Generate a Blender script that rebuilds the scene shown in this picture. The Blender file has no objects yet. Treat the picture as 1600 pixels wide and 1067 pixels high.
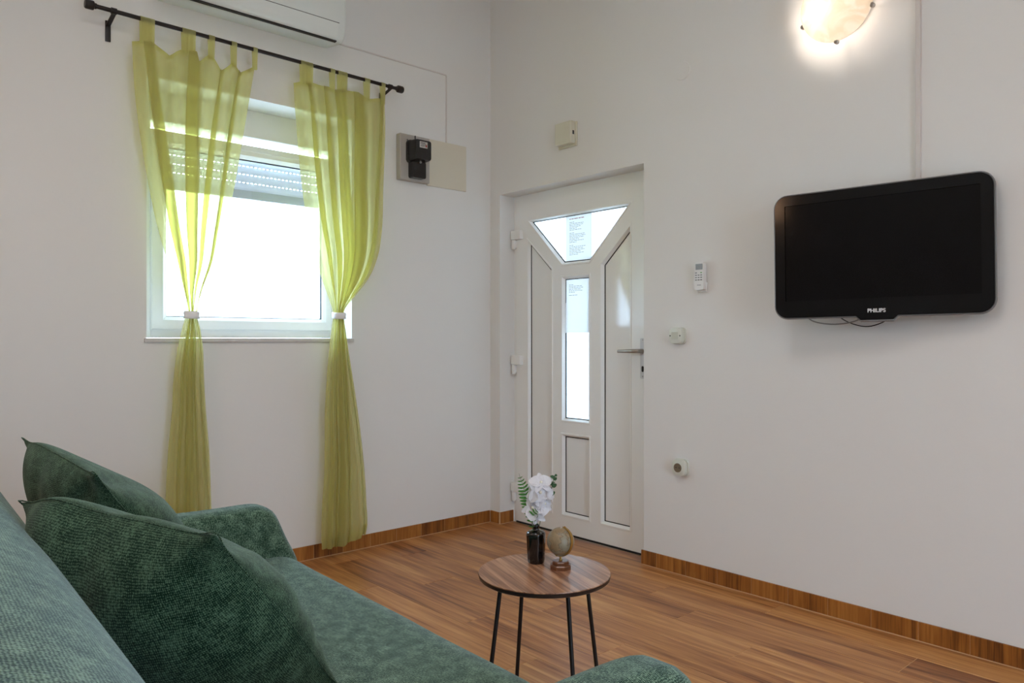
import bpy, bmesh, math, random
import numpy as np
from mathutils import Vector, Matrix, Euler, noise as mnoise
random.seed(7)
PI = math.pi
sc = bpy.context.scene
COL = sc.collection

# ------------------------------------------------------------------ camera
cam_d = bpy.data.cameras.new('camera')
cam_d.sensor_width = 36.0
cam_d.lens = 1173.0 / 1600.0 * 36.0
cam_d.shift_y = -1.5 / 1600.0
cam_d.clip_start = 0.02
cam = bpy.data.objects.new('camera', cam_d)
COL.objects.link(cam)
cam.location = (-3.13, -3.705, 1.169)
FWD = Vector((0.66708, 0.74499, 0.0))
cam.rotation_euler = FWD.to_track_quat('-Z', 'Y').to_euler()
sc.camera = cam

# ------------------------------------------------------------------ world, lights, exposure
W = bpy.data.worlds.new('world'); sc.world = W
W.use_nodes = True
bg = W.node_tree.nodes['Background']
bg.inputs[0].default_value = (0.66, 0.89, 1.16, 1)
bg.inputs[1].default_value = 10.5
sc.view_settings.view_transform = 'Standard'
sc.view_settings.look = 'None'
sc.view_settings.exposure = 0.37
sc.view_settings.gamma = 1.0
sc.view_settings.use_curve_mapping = False
sc.cycles.max_bounces = 12
sc.cycles.diffuse_bounces = 8
sc.cycles.transparent_max_bounces = 24
sc.cycles.sample_clamp_indirect = 10.0


def area(name, loc, target, sx, sy, power=0, color=(1, 1, 1), portal=False):
    l = bpy.data.lights.new(name, 'AREA')
    l.shape = 'RECTANGLE'; l.size = sx; l.size_y = sy
    l.energy = power; l.color = color
    if portal:
        l.cycles.is_portal = True
    o = bpy.data.objects.new(name, l); COL.objects.link(o)
    o.location = loc
    o.rotation_euler = (Vector(target) - Vector(loc)).to_track_quat('-Z', 'Y').to_euler()
    return o


area('daylight_portal', (-1.54, 0.42, 1.62), (-1.54, -1, 1.62), 1.4, 1.3, portal=True)
area('daylight_portal', (0.33, -0.65, 1.0), (-1, -0.65, 1.0), 1.3, 2.2, portal=True)
area('daylight_portal', (-2.2, -6.35, 1.2), (-2.2, 0, 1.2), 1.2, 2.3, portal=True)
# warm fill light added under the ceiling, behind the camera
area('ceiling_fill_light', (-2.3, -4.9, 3.25), (-2.3, -4.9, 0), 0.5, 0.5, power=12, color=(1.0, 0.64, 0.40))
# added warm fill by the back wall above the sofa, left of the frame
area('wall_fill_light', (-3.36, -1.5, 2.3), (-1.5, -1.3, 0.5), 0.3, 0.3, power=4, color=(1.0, 0.58, 0.34))
# cool white fill light added over the seating, above the frame
area('ceiling_fill_light', (-2.35, -2.6, 3.34), (-2.35, -2.6, 0), 0.9, 0.9, power=13, color=(0.97, 0.98, 0.98))

# ------------------------------------------------------------------ helpers
MW = {}


def S(r, g, b):
    f = lambda c: (c / 255 / 12.92) if c / 255 <= 0.04045 else ((c / 255 + 0.055) / 1.055) ** 2.4
    return (f(r), f(g), f(b), 1.0)


def link(name, data, parent=None):
    o = bpy.data.objects.new(name, data); COL.objects.link(o)
    if parent is not None:
        o.parent = parent
    return o


def props(o, label=None, cat=None, group=None, kind=None):
    if label: o['label'] = label
    if cat: o['category'] = cat
    if group: o['group'] = group
    if kind: o['kind'] = kind
    return o


def thing(name, label, cat, loc=(0, 0, 0), rot=(0, 0, 0), group=None, kind=None):
    o = link(name, None)
    o.location = loc; o.rotation_euler = rot
    MW[o.name] = Matrix.Translation(loc) @ Euler(rot).to_matrix().to_4x4()
    return props(o, label, cat, group, kind)


def to_obj(name, bm, mat, parent=None, world=False, smooth=False, sharp=None, recalc=True):
    """link a bmesh as one mesh object; world=True: its vertices are in world space"""
    if recalc:
        bmesh.ops.recalc_face_normals(bm, faces=bm.faces)
    M = MW.get(parent.name, Matrix()) if parent is not None else Matrix()
    if world:
        bm.transform(M.inverted())
    if sharp is not None:
        for e in bm.edges:
            if len(e.link_faces) == 2 and e.calc_face_angle(0) > math.radians(sharp):
                e.smooth = False
        smooth = True
    if smooth:
        for f in bm.faces: f.smooth = True
    me = bpy.data.meshes.new(name); bm.to_mesh(me); bm.free()
    if mat is not None:
        me.materials.append(mat)
    o = link(name, me, parent)
    MW[o.name] = M
    return o


def single(name, bm, mat, label, cat, base, group=None, **kw):
    """a thing that is one mesh, origin at its base"""
    bm.transform(Matrix.Translation(-Vector(base)))
    o = to_obj(name, bm, mat, None, **kw)
    o.location = base
    MW[o.name] = Matrix.Translation(base)
    return props(o, label, cat, group)


def box(bm, x0, x1, y0, y1, z0, z1, bev=0.0, seg=2):
    v = [bm.verts.new((x, y, z)) for x in (x0, x1) for y in (y0, y1) for z in (z0, z1)]
    fs = []
    for q in ((0, 1, 3, 2), (4, 6, 7, 5), (0, 4, 5, 1), (2, 3, 7, 6), (0, 2, 6, 4), (1, 5, 7, 3)):
        fs.append(bm.faces.new([v[i] for i in q]))
    if bev > 0:
        es = list({e for f in fs for e in f.edges})
        bmesh.ops.bevel(bm, geom=es, offset=bev, segments=seg, profile=0.5, affect='EDGES')
    return bm


def prism(bm, pts0, pts1, bev=0.0, seg=2):
    """pts0, pts1: matching loops of 3-D points; a solid between them"""
    a = [bm.verts.new(p) for p in pts0]; b = [bm.verts.new(p) for p in pts1]
    n = len(a)
    f0 = bm.faces.new(a[::-1]); f1 = bm.faces.new(b)
    for i in range(n):
        bm.faces.new((a[i], a[(i + 1) % n], b[(i + 1) % n], b[i]))
    if bev > 0:
        es = list(set(f0.edges) | set(f1.edges))
        bmesh.ops.bevel(bm, geom=es, offset=bev, segments=seg, profile=0.5, affect='EDGES')
    return bm


def ring(bm, a, b):
    va = [bm.verts.new(p) for p in a]; vb = [bm.verts.new(p) for p in b]
    n = len(a)
    for i in range(n):
        bm.faces.new((va[i], va[(i + 1) % n], vb[(i + 1) % n], vb[i]))


def loft(bm, loops, cap=True, closed=True):
    vs = [[bm.verts.new(p) for p in L] for L in loops]
    n = len(vs[0])
    for k in range(len(vs) - 1):
        for i in range(n if closed else n - 1):
            j = (i + 1) % n
            bm.faces.new((vs[k][i], vs[k][j], vs[k + 1][j], vs[k + 1][i]))
    if cap:
        bm.faces.new(vs[0][::-1]); bm.faces.new(vs[-1])
    return vs


def lathe(bm, prof, c=(0, 0, 0), seg=32, M=None):
    c = Vector(c)
    loops = []
    for r, z in prof:
        loops.append([c + Vector((max(r, 1e-5) * math.cos(2 * PI * i / seg), max(r, 1e-5) * math.sin(2 * PI * i / seg), z)) for i in range(seg)])
    if M is not None:
        loops = [[M @ p for p in L] for L in loops]
    loft(bm, loops, cap=True)
    bmesh.ops.remove_doubles(bm, verts=bm.verts, dist=1.5e-5)
    return bm


def tube(bm, pts, r, seg=8):
    pts = [Vector(p) for p in pts]
    n = len(pts)
    rs = r if isinstance(r, (list, tuple)) else [r] * n
    loops = []
    up = None
    for i, p in enumerate(pts):
        t = (pts[min(i + 1, n - 1)] - pts[max(i - 1, 0)]).normalized()
        if up is None:
            up = t.orthogonal().normalized()
        up = (up - t * up.dot(t)).normalized()
        s = t.cross(up)
        loops.append([p + (up * math.cos(2 * PI * k / seg) + s * math.sin(2 * PI * k / seg)) * rs[i] for k in range(seg)])
    loft(bm, loops)
    return bm


def rrect(w, h, r, n=5):
    """rounded rectangle outline centred at 0 in 2-D"""
    out = []
    for cx, cy, a0 in ((w / 2 - r, h / 2 - r, 0), (-w / 2 + r, h / 2 - r, 90), (-w / 2 + r, -h / 2 + r, 180), (w / 2 - r, -h / 2 + r, 270)):
        for k in range(n + 1):
            a = math.radians(a0 + 90 * k / n)
            out.append((cx + r * math.cos(a), cy + r * math.sin(a)))
    return out


def inset(poly, d):
    """inset a convex 2-D polygon (either winding)"""
    n = len(poly)
    A = sum(poly[i][0] * poly[(i + 1) % n][1] - poly[(i + 1) % n][0] * poly[i][1] for i in range(n))
    s = 1 if A > 0 else -1
    out = []
    for i in range(n):
        p0, p1, p2 = Vector(poly[i - 1]), Vector(poly[i]), Vector(poly[(i + 1) % n])
        e1 = (p1 - p0).normalized(); e2 = (p2 - p1).normalized()
        n1 = Vector((-e1.y, e1.x)) * s; n2 = Vector((-e2.y, e2.x)) * s
        m = (n1 + n2)
        k = d / max(0.2, (1 + n1.dot(n2)) / 2) / 2
        out.append(tuple(p1 + m * k))
    return out


def crv(xs, ys):
    """smooth interpolation (monotone-ish cubic)"""
    xs = np.array(xs, float); ys = np.array(ys, float)
    m = np.gradient(ys, xs)

    def f(x):
        x = min(max(x, xs[0]), xs[-1])
        i = int(min(max(np.searchsorted(xs, x) - 1, 0), len(xs) - 2))
        h = xs[i + 1] - xs[i]; t = (x - xs[i]) / h
        return ((2 * t**3 - 3 * t**2 + 1) * ys[i] + (t**3 - 2 * t**2 + t) * h * m[i] + (-2 * t**3 + 3 * t**2) * ys[i + 1] + (t**3 - t**2) * h * m[i + 1])
    return f


# ------------------------------------------------------------------ materials
def newmat(name):
    m = bpy.data.materials.new(name); m.use_nodes = True
    nt = m.node_tree
    return m, nt, nt.nodes, nt.links, nt.nodes['Principled BSDF']


def plain(name, col, rough=0.5, metal=0.0, spec=0.5, bump=0.0, bscale=60, coat=0.0, var=0.0, sheen=0.0):
    m, nt, N, L, p = newmat(name)
    p.inputs['Base Color'].default_value = col
    p.inputs['Roughness'].default_value = rough
    p.inputs['Metallic'].default_value = metal
    p.inputs['Specular IOR Level'].default_value = spec
    p.inputs['Coat Weight'].default_value = coat
    p.inputs['Sheen Weight'].default_value = sheen
    if bump or var:
        tc = N.new('ShaderNodeTexCoord')
        nz = N.new('ShaderNodeTexNoise'); nz.inputs['Scale'].default_value = bscale; nz.inputs['Detail'].default_value = 5
        L.new(tc.outputs['Object'], nz.inputs['Vector'])
        if bump:
            b = N.new('ShaderNodeBump'); b.inputs['Strength'].default_value = bump; b.inputs['Distance'].default_value = 0.002
            L.new(nz.outputs['Fac'], b.inputs['Height']); L.new(b.outputs['Normal'], p.inputs['Normal'])
        if var:
            mx = N.new('ShaderNodeMix'); mx.data_type = 'RGBA'
            mx.inputs['A'].default_value = tuple(c * (1 - var) for c in col[:3]) + (1,)
            mx.inputs['B'].default_value = tuple(min(1, c * (1 + var)) for c in col[:3]) + (1,)
            L.new(nz.outputs['Fac'], mx.inputs['Factor']); L.new(mx.outputs['Result'], p.inputs['Base Color'])
    return m


def plaster(name, col):
    m, nt, N, L, p = newmat(name)
    p.inputs['Base Color'].default_value = col
    p.inputs['Roughness'].default_value = 0.75
    p.inputs['Specular IOR Level'].default_value = 0.25
    tc = N.new('ShaderNodeTexCoord')
    n1 = N.new('ShaderNodeTexNoise'); n1.inputs['Scale'].default_value = 55; n1.inputs['Detail'].default_value = 6; n1.inputs['Roughness'].default_value = 0.6
    n2 = N.new('ShaderNodeTexNoise'); n2.inputs['Scale'].default_value = 7; n2.inputs['Detail'].default_value = 3
    ad = N.new('ShaderNodeMath'); ad.operation = 'MULTIPLY_ADD'; ad.inputs[1].default_value = 3.0
    L.new(tc.outputs['Object'], n1.inputs['Vector']); L.new(tc.outputs['Object'], n2.inputs['Vector'])
    L.new(n2.outputs['Fac'], ad.inputs[0]); L.new(n1.outputs['Fac'], ad.inputs[2])
    b = N.new('ShaderNodeBump'); b.inputs['Strength'].default_value = 0.35; b.inputs['Distance'].default_value = 0.0012
    L.new(ad.outputs[0], b.inputs['Height']); L.new(b.outputs['Normal'], p.inputs['Normal'])
    return m


def wood(name, stops, axis='Y', gscale=1.0, rough=0.35, coat=0.0, tint=0.25, tone=True, spec=0.5, stretch=14.0, contrast=1.0):
    """grain along the object's axis; every object gets its own offset and tone"""
    m, nt, N, L, p = newmat(name)
    tc = N.new('ShaderNodeTexCoord'); oi = N.new('ShaderNodeObjectInfo')
    vm = N.new('ShaderNodeVectorMath'); vm.operation = 'ADD'
    cmb = N.new('ShaderNodeCombineXYZ')
    mul = N.new('ShaderNodeMath'); mul.operation = 'MULTIPLY'; mul.inputs[1].default_value = 57.0
    L.new(oi.outputs['Random'], mul.inputs[0])
    for i in range(3): L.new(mul.outputs[0], cmb.inputs[i])
    L.new(tc.outputs['Object'], vm.inputs[0]); L.new(cmb.outputs[0], vm.inputs[1])
    mp = N.new('ShaderNodeMapping')
    s = [stretch * gscale] * 3; s['XYZ'.index(axis)] = 1.1 * gscale
    mp.inputs['Scale'].default_value = s
    L.new(vm.outputs[0], mp.inputs['Vector'])
    n0 = N.new('ShaderNodeTexNoise'); n0.inputs['Scale'].default_value = 1.0; n0.inputs['Detail'].default_value = 4; n0.inputs['Distortion'].default_value = 1.2
    L.new(mp.outputs[0], n0.inputs['Vector'])
    mp2 = N.new('ShaderNodeMapping'); s2 = [90.0 * gscale] * 3; s2['XYZ'.index(axis)] = 3.0 * gscale
    mp2.inputs['Scale'].default_value = s2; L.new(vm.outputs[0], mp2.inputs['Vector'])
    n1 = N.new('ShaderNodeTexNoise'); n1.inputs['Scale'].default_value = 1.0; n1.inputs['Detail'].default_value = 3; n1.inputs['Distortion'].default_value = 0.6
    L.new(mp2.outputs[0], n1.inputs['Vector'])
    mx = N.new('ShaderNodeMath'); mx.operation = 'MULTIPLY_ADD'; mx.inputs[1].default_value = 0.62
    sub = N.new('ShaderNodeMath'); sub.operation = 'SUBTRACT'; sub.inputs[1].default_value = 0.5
    L.new(n1.outputs['Fac'], sub.inputs[0]); L.new(sub.outputs[0], mx.inputs[0]); L.new(n0.outputs['Fac'], mx.inputs[2])
    last = mx.outputs[0]
    if tone:
        t2 = N.new('ShaderNodeMath'); t2.operation = 'SUBTRACT'; t2.inputs[1].default_value = 0.5
        L.new(oi.outputs['Random'], t2.inputs[0])
        t3 = N.new('ShaderNodeMath'); t3.operation = 'MULTIPLY_ADD'; t3.inputs[1].default_value = tint
        L.new(t2.outputs[0], t3.inputs[0]); L.new(last, t3.inputs[2]); last = t3.outputs[0]
    cr = N.new('ShaderNodeValToRGB')
    e = cr.color_ramp.elements
    e[0].position, e[0].color = stops[0][0], stops[0][1]
    e[1].position, e[1].color = stops[-1][0], stops[-1][1]
    for pos, c in stops[1:-1]:
        q = e.new(pos); q.color = c
    L.new(last, cr.inputs['Fac']); L.new(cr.outputs['Color'], p.inputs['Base Color'])
    p.inputs['Roughness'].default_value = rough
    p.inputs['Coat Weight'].default_value = coat
    p.inputs['Specular IOR Level'].default_value = spec
    b = N.new('ShaderNodeBump'); b.inputs['Strength'].default_value = 0.12; b.inputs['Distance'].default_value = 0.001
    L.new(n1.outputs['Fac'], b.inputs['Height']); L.new(b.outputs['Normal'], p.inputs['Normal'])
    return m


def chenille(name, dark, light, sheen=0.5, tint=(0.6, 0.75, 0.75, 1)):
    m, nt, N, L, p = newmat(name)
    tc = N.new('ShaderNodeTexCoord')
    # woven ribs: two crossed waves broken up by noise, plus heathered yarn colour
    nd = N.new('ShaderNodeTexNoise'); nd.inputs['Scale'].default_value = 28; nd.inputs['Detail'].default_value = 3
    L.new(tc.outputs['UV'], nd.inputs['Vector'])
    wv = []
    for ax, sca in (('X', 105), ('Y', 78)):
        w = N.new('ShaderNodeTexWave'); w.bands_direction = ax; w.inputs['Scale'].default_value = sca
        w.inputs['Distortion'].default_value = 4.0; w.inputs['Detail'].default_value = 2; w.inputs['Detail Scale'].default_value = 2.0
        L.new(tc.outputs['UV'], w.inputs['Vector']); wv.append(w)
    mu = N.new('ShaderNodeMath'); mu.operation = 'MULTIPLY'
    L.new(wv[0].outputs['Fac'], mu.inputs[0]); L.new(wv[1].outputs['Fac'], mu.inputs[1])
    nf = N.new('ShaderNodeTexNoise'); nf.inputs['Scale'].default_value = 330; nf.inputs['Detail'].default_value = 2
    mpf = N.new('ShaderNodeMapping'); mpf.inputs['Scale'].default_value = (1, 0.45, 1)
    L.new(tc.outputs['UV'], mpf.inputs[0]); L.new(mpf.outputs[0], nf.inputs['Vector'])
    a1 = N.new('ShaderNodeMath'); a1.operation = 'MULTIPLY_ADD'; a1.inputs[1].default_value = 0.5
    L.new(mu.outputs[0], a1.inputs[0]); L.new(nf.outputs['Fac'], a1.inputs[2])
    a2 = N.new('ShaderNodeMath'); a2.operation = 'MULTIPLY_ADD'; a2.inputs[1].default_value = 0.7
    L.new(nd.outputs['Fac'], a2.inputs[0]); L.new(a1.outputs[0], a2.inputs[2])
    cr = N.new('ShaderNodeValToRGB')
    cr.color_ramp.elements[0].position = 0.62; cr.color_ramp.elements[0].color = dark
    cr.color_ramp.elements[1].position = 1.45 if False else 1.0; cr.color_ramp.elements[1].color = light
    hv = N.new('ShaderNodeMath'); hv.operation = 'MULTIPLY'; hv.inputs[1].default_value = 0.75
    L.new(a2.outputs[0], hv.inputs[0])
    L.new(hv.outputs[0], cr.inputs['Fac']); L.new(cr.outputs['Color'], p.inputs['Base Color'])
    p.inputs['Roughness'].default_value = 0.9
    p.inputs['Specular IOR Level'].default_value = 0.1
    p.inputs['Sheen Weight'].default_value = sheen
    p.inputs['Sheen Roughness'].default_value = 0.45
    p.inputs['Sheen Tint'].default_value = tint
    b = N.new('ShaderNodeBump'); b.inputs['Strength'].default_value = 0.4; b.inputs['Distance'].default_value = 0.0025
    L.new(a1.outputs[0], b.inputs['Height']); L.new(b.outputs['Normal'], p.inputs['Normal'])
    return m


def sheer(name):
    m, nt, N, L, p = newmat(name)
    N.remove(p)
    out = N['Material Output']
    tr = N.new('ShaderNodeBsdfTransparent'); tr.inputs[0].default_value = (0.86, 0.85, 0.50, 1)
    df = N.new('ShaderNodeBsdfDiffuse'); df.inputs[0].default_value = (0.71, 0.67, 0.30, 1)
    tl = N.new('ShaderNodeBsdfTranslucent'); tl.inputs[0].default_value = (0.63, 0.62, 0.30, 1)
    m1 = N.new('ShaderNodeMixShader'); m1.inputs[0].default_value = 0.42
    L.new(df.outputs[0], m1.inputs[1]); L.new(tl.outputs[0], m1.inputs[2])
    lw = N.new('ShaderNodeLayerWeight'); lw.inputs[0].default_value = 0.35
    mr = N.new('ShaderNodeMapRange'); mr.inputs['To Min'].default_value = 0.47; mr.inputs['To Max'].default_value = 0.92
    L.new(lw.outputs['Facing'], mr.inputs['Value'])
    m2 = N.new('ShaderNodeMixShader')
    L.new(mr.outputs[0], m2.inputs[0]); L.new(tr.outputs[0], m2.inputs[1]); L.new(m1.outputs[0], m2.inputs[2])
    L.new(m2.outputs[0], out.inputs['Surface'])
    return m


def pane(name, col=(0.97, 0.99, 0.99, 1), gloss=0.06, haze=0.0):
    m, nt, N, L, p = newmat(name)
    N.remove(p); out = N['Material Output']
    tr = N.new('ShaderNodeBsdfTransparent'); tr.inputs[0].default_value = col
    gl = N.new('ShaderNodeBsdfGlossy'); gl.inputs['Roughness'].default_value = 0.03
    mx = N.new('ShaderNodeMixShader'); mx.inputs[0].default_value = gloss
    L.new(gl.outputs[0], mx.inputs[2])
    if haze:
        tl = N.new('ShaderNodeBsdfTranslucent'); tl.inputs[0].default_value = (0.95, 0.97, 0.97, 1)
        # vertical reeding of the obscured pane
        tc = N.new('ShaderNodeTexCoord')
        w = N.new('ShaderNodeTexWave'); w.bands_direction = 'Y'; w.inputs['Scale'].default_value = 45; w.inputs['Distortion'].default_value = 1.5
        L.new(tc.outputs['Object'], w.inputs['Vector'])
        mr = N.new('ShaderNodeMapRange'); mr.inputs['To Min'].default_value = haze - 0.06; mr.inputs['To Max'].default_value = haze + 0.06
        L.new(w.outputs['Fac'], mr.inputs['Value'])
        m0 = N.new('ShaderNodeMixShader')
        L.new(mr.outputs[0], m0.inputs[0]); L.new(tr.outputs[0], m0.inputs[1]); L.new(tl.outputs[0], m0.inputs[2])
        L.new(m0.outputs[0], mx.inputs[1])
    else:
        L.new(tr.outputs[0], mx.inputs[1])
    L.new(mx.outputs[0], out.inputs['Surface'])
    return m


def thin(name, col, frac=0.4, rough=0.6):
    """white plastic, paper or glass that lets some light through"""
    m, nt, N, L, p = newmat(name)
    out = N['Material Output']
    p.inputs['Base Color'].default_value = col; p.inputs['Roughness'].default_value = rough
    tl = N.new('ShaderNodeBsdfTranslucent'); tl.inputs[0].default_value = col
    mx = N.new('ShaderNodeMixShader'); mx.inputs[0].default_value = frac
    L.new(p.outputs[0], mx.inputs[1]); L.new(tl.outputs[0], mx.inputs[2]); L.new(mx.outputs[0], out.inputs['Surface'])
    return m


def emit(name, col, s):
    m, nt, N, L, p = newmat(name)
    p.inputs['Base Color'].default_value = col
    p.inputs['Emission Color'].default_value = col; p.inputs['Emission Strength'].default_value = s
    return m


M_WALL = plaster('white_plaster', S(228, 227, 224))
M_CEIL = plaster('ceiling_plaster', S(230, 228, 225))
M_PVC = plain('white_pvc', S(240, 242, 240), 0.28, bump=0.03, bscale=30)
M_PANEL = plain('glossy_pvc_panel', S(238, 240, 239), 0.08)
M_GASKET = plain('black_gasket', S(30, 30, 30), 0.6)
M_GROUT = plain('sand_grout', S(208, 172, 130), 0.9, bump=0.2, bscale=300)
M_FLOOR = wood('oak_look_tile', [(0.2, S(104, 58, 26)), (0.40, S(156, 100, 54)), (0.6, S(186, 130, 76)), (0.85, S(212, 160, 104))], 'Y', 1.0, 0.34, tint=0.24, spec=0.4)
M_SKIRT = wood('oak_look_skirting', [(0.2, S(96, 52, 16)), (0.5, S(150, 92, 36)), (0.85, S(184, 124, 58))], 'Z', 1.6, 0.4, tint=0.2)
M_TABLE = wood('walnut_veneer', [(0.25, S(96, 60, 40)), (0.47, S(146, 102, 74)), (0.6, S(172, 128, 96)), (0.8, S(192, 150, 116))], 'Y', 1.5, 0.33, tone=False, stretch=30)
M_BLACK = plain('black_metal', S(26, 24, 24), 0.45, metal=0.3, bump=0.05, bscale=200)
M_ROD = plain('dark_bronze_rod', S(44, 40, 40), 0.4, metal=0.5)
M_SOFA = chenille('sofa_chenille', S(18, 50, 36), S(136, 166, 142), 0.42, (0.62, 0.76, 0.84, 1))
M_CUSH = chenille('cushion_chenille', S(15, 40, 28), S(92, 120, 96), 0.3, (0.6, 0.75, 0.65, 1))
M_SHEER = sheer('green_voile')
M_TIE = plain('white_ribbon', S(240, 240, 240), 0.5, bump=0.3, bscale=120)
M_GLASS = pane('clear_glass')
M_REED = pane('reeded_glass', haze=0.45, col=(0.62, 0.64, 0.65, 1))
M_SLAT = thin('shutter_slat_pvc', S(214, 214, 218), 0.22)
M_SILL = plain('marble_sill', S(206, 204, 200), 0.3, var=0.12, bscale=25)
M_ACW = plain('air_conditioner_plastic', S(226, 232, 228), 0.35, bump=0.02, bscale=40)
M_DARK = plain('dark_gap', S(34, 32, 30), 0.7)
M_DUCT = plain('painted_trunking', S(214, 208, 203), 0.6)
M_MBOARD = plain('grey_meter_board', S(176, 170, 162), 0.5, var=0.05, bscale=12)
M_COVER = plain('cream_cover', S(216, 209, 191), 0.5, bump=0.03, bscale=20)
M_BAKE = plain('black_bakelite', S(30, 30, 32), 0.22, var=0.2)
M_METAL = plain('brushed_metal', S(170, 165, 158), 0.3, metal=0.9, bump=0.05, bscale=300)
M_PLATE = plain('white_switch_plastic', S(216, 219, 208), 0.35, bump=0.02, bscale=60)
M_CREAM = plain('cream_plastic', S(214, 211, 192), 0.35, bump=0.02, bscale=60)
M_REMOTE = plain('white_remote_plastic', S(228, 228, 226), 0.4)
M_LCD = plain('grey_lcd', S(150, 155, 160), 0.2, var=0.1, bscale=200)
M_GREY = plain('grey_print', S(120, 124, 126), 0.6)
M_GREENB = plain('green_button', S(96, 160, 84), 0.5)
M_TVB = plain('gloss_black_bezel', S(9, 9, 10), 0.12, spec=0.18)
M_SCR = plain('lcd_screen', S(9, 8, 9), 0.10, spec=0.12)
M_RIM = plain('silver_rim', S(128, 128, 130), 0.35, metal=0.4)
M_LOGO = plain('silver_lettering', S(214, 214, 216), 0.4)
M_PAPER = thin('paper_sheet', S(246, 246, 246), 0.62, 0.8)
M_INK = plain('grey_ink', S(110, 110, 114), 0.8)
M_INKR = plain('red_ink', S(150, 60, 60), 0.8)
M_VASE = plain('black_glazed_glass', S(12, 12, 13), 0.12, coat=0.6)
M_PETAL = thin('white_silk_petal', S(228, 228, 234), 0.22, 0.6)
M_CORE = plain('cream_flower_centre', S(236, 232, 214), 0.6)
M_LEAF = thin('fern_green', S(66, 128, 46), 0.3, 0.5)
M_LEAF2 = thin('eucalyptus_green', S(62, 104, 66), 0.2, 0.5)
M_STEM = plain('green_stem', S(52, 84, 40), 0.6)
M_BRASS = plain('aged_brass', S(178, 140, 72), 0.35, metal=0.8, bump=0.1, bscale=80)
M_GBASE = wood('reddish_wood', [(0.2, S(70, 36, 18)), (0.5, S(104, 60, 32)), (0.85, S(132, 82, 48))], 'X', 6, 0.35, coat=0.3, tone=False)
M_GROUND = plain('pale_concrete', S(210, 208, 204), 0.9, bump=0.3, bscale=8)
M_BULB = emit('lamp_bulb', (1.0, 0.86, 0.76, 1), 110.0)


def globe_mat():
    m, nt, N, L, p = newmat('antique_map')
    tc = N.new('ShaderNodeTexCoord')
    n = N.new('ShaderNodeTexNoise'); n.inputs['Scale'].default_value = 38; n.inputs['Detail'].default_value = 6
    L.new(tc.outputs['Object'], n.inputs['Vector'])
    cr = N.new('ShaderNodeValToRGB'); e = cr.color_ramp.elements
    e[0].position = 0.46; e[0].color = S(140, 134, 114)
    e[1].position = 0.54; e[1].color = S(150, 130, 100)
    q = e.new(0.5); q.color = S(112, 98, 78)
    q = e.new(0.7); q.color = S(134, 116, 88)
    L.new(n.outputs['Fac'], cr.inputs['Fac']); L.new(cr.outputs[0], p.inputs['Base Color'])
    p.inputs['Roughness'].default_value = 0.35
    return m


M_GLOBE = globe_mat()


def alabaster():
    m, nt, N, L, p = newmat('alabaster_glass')
    out = N['Material Output']
    tc = N.new('ShaderNodeTexCoord')
    n = N.new('ShaderNodeTexNoise'); n.inputs['Scale'].default_value = 9; n.inputs['Detail'].default_value = 3; n.inputs['Distortion'].default_value = 2.0
    L.new(tc.outputs['Object'], n.inputs['Vector'])
    cr = N.new('ShaderNodeValToRGB'); e = cr.color_ramp.elements
    e[0].position = 0.4; e[0].color = S(242, 234, 222); e[1].position = 0.6; e[1].color = S(248, 246, 240)
    L.new(n.outputs['Fac'], cr.inputs['Fac']); L.new(cr.outputs[0], p.inputs['Base Color'])
    p.inputs['Roughness'].default_value = 0.2
    tl = N.new('ShaderNodeBsdfTranslucent'); L.new(cr.outputs[0], tl.inputs[0])
    mx = N.new('ShaderNodeMixShader'); mx.inputs[0].default_value = 0.72
    L.new(p.outputs[0], mx.inputs[1]); L.new(tl.outputs[0], mx.inputs[2]); L.new(mx.outputs[0], out.inputs['Surface'])
    return m


M_ALAB = alabaster()

# ------------------------------------------------------------------ room shell
X0, Y0, H = -3.45, -6.0, 3.365     # back wall, near wall, ceiling height
WX0, WX1, WZ0, WZ1 = -2.076, -1.009, 1.162, 2.392      # window opening in the left wall
DY0, DY1, DZ = -1.242, -0.093, 2.096                  # door opening in the right wall


def structure(name, bm, mat, **kw):
    return props(to_obj(name, bm, mat, **kw), kind='structure')


bm = bmesh.new()
box(bm, X0 - 0.2, WX0, 0, 0.35, 0, H); box(bm, WX1, 0.3, 0, 0.35, 0, H)
box(bm, WX0, WX1, 0, 0.35, 0, WZ0); box(bm, WX0, WX1, 0, 0.35, WZ1, H)
structure('wall_left', bm, M_WALL)
bm = bmesh.new()
box(bm, 0, 0.3, DY1, 0, 0, H); box(bm, 0, 0.3, Y0 - 0.2, DY0, 0, H); box(bm, 0, 0.3, DY0, DY1, DZ, H)
structure('wall_right', bm, M_WALL)
bm = bmesh.new(); box(bm, X0 - 0.2, X0, Y0 - 0.2, 0, 0, H); structure('wall_back', bm, M_WALL)
bm = bmesh.new()   # the wall behind the camera, with an opening added to let in fill daylight
box(bm, X0, -2.7, Y0 - 0.3, Y0, 0, H); box(bm, -1.7, 0, Y0 - 0.3, Y0, 0, H)
box(bm, -2.7, -1.7, Y0 - 0.3, Y0, 0, 0.12); box(bm, -2.7, -1.7, Y0 - 0.3, Y0, 2.25, H)
structure('wall_near', bm, M_WALL)
bm = bmesh.new(); box(bm, X0 - 0.2, 0.3, Y0 - 0.3, 0.35, H, H + 0.15); structure('ceiling', bm, M_CEIL)
bm = bmesh.new(); box(bm, -60, 60, -60, 60, -0.5, -0.3)
structure('ground', bm, M_GROUND)
# unseen wall and roof added outside the door to dim its glass
bm = bmesh.new(); box(bm, 1.5, 1.7, -3.0, 4.0, -0.3, 2.9); structure('wall_door_shade', bm, M_WALL)
bm = bmesh.new(); box(bm, 0.3, 1.25, -1.7, 0.4, 2.45, 2.55); structure('trim_door_shade', bm, M_CEIL)

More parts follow.
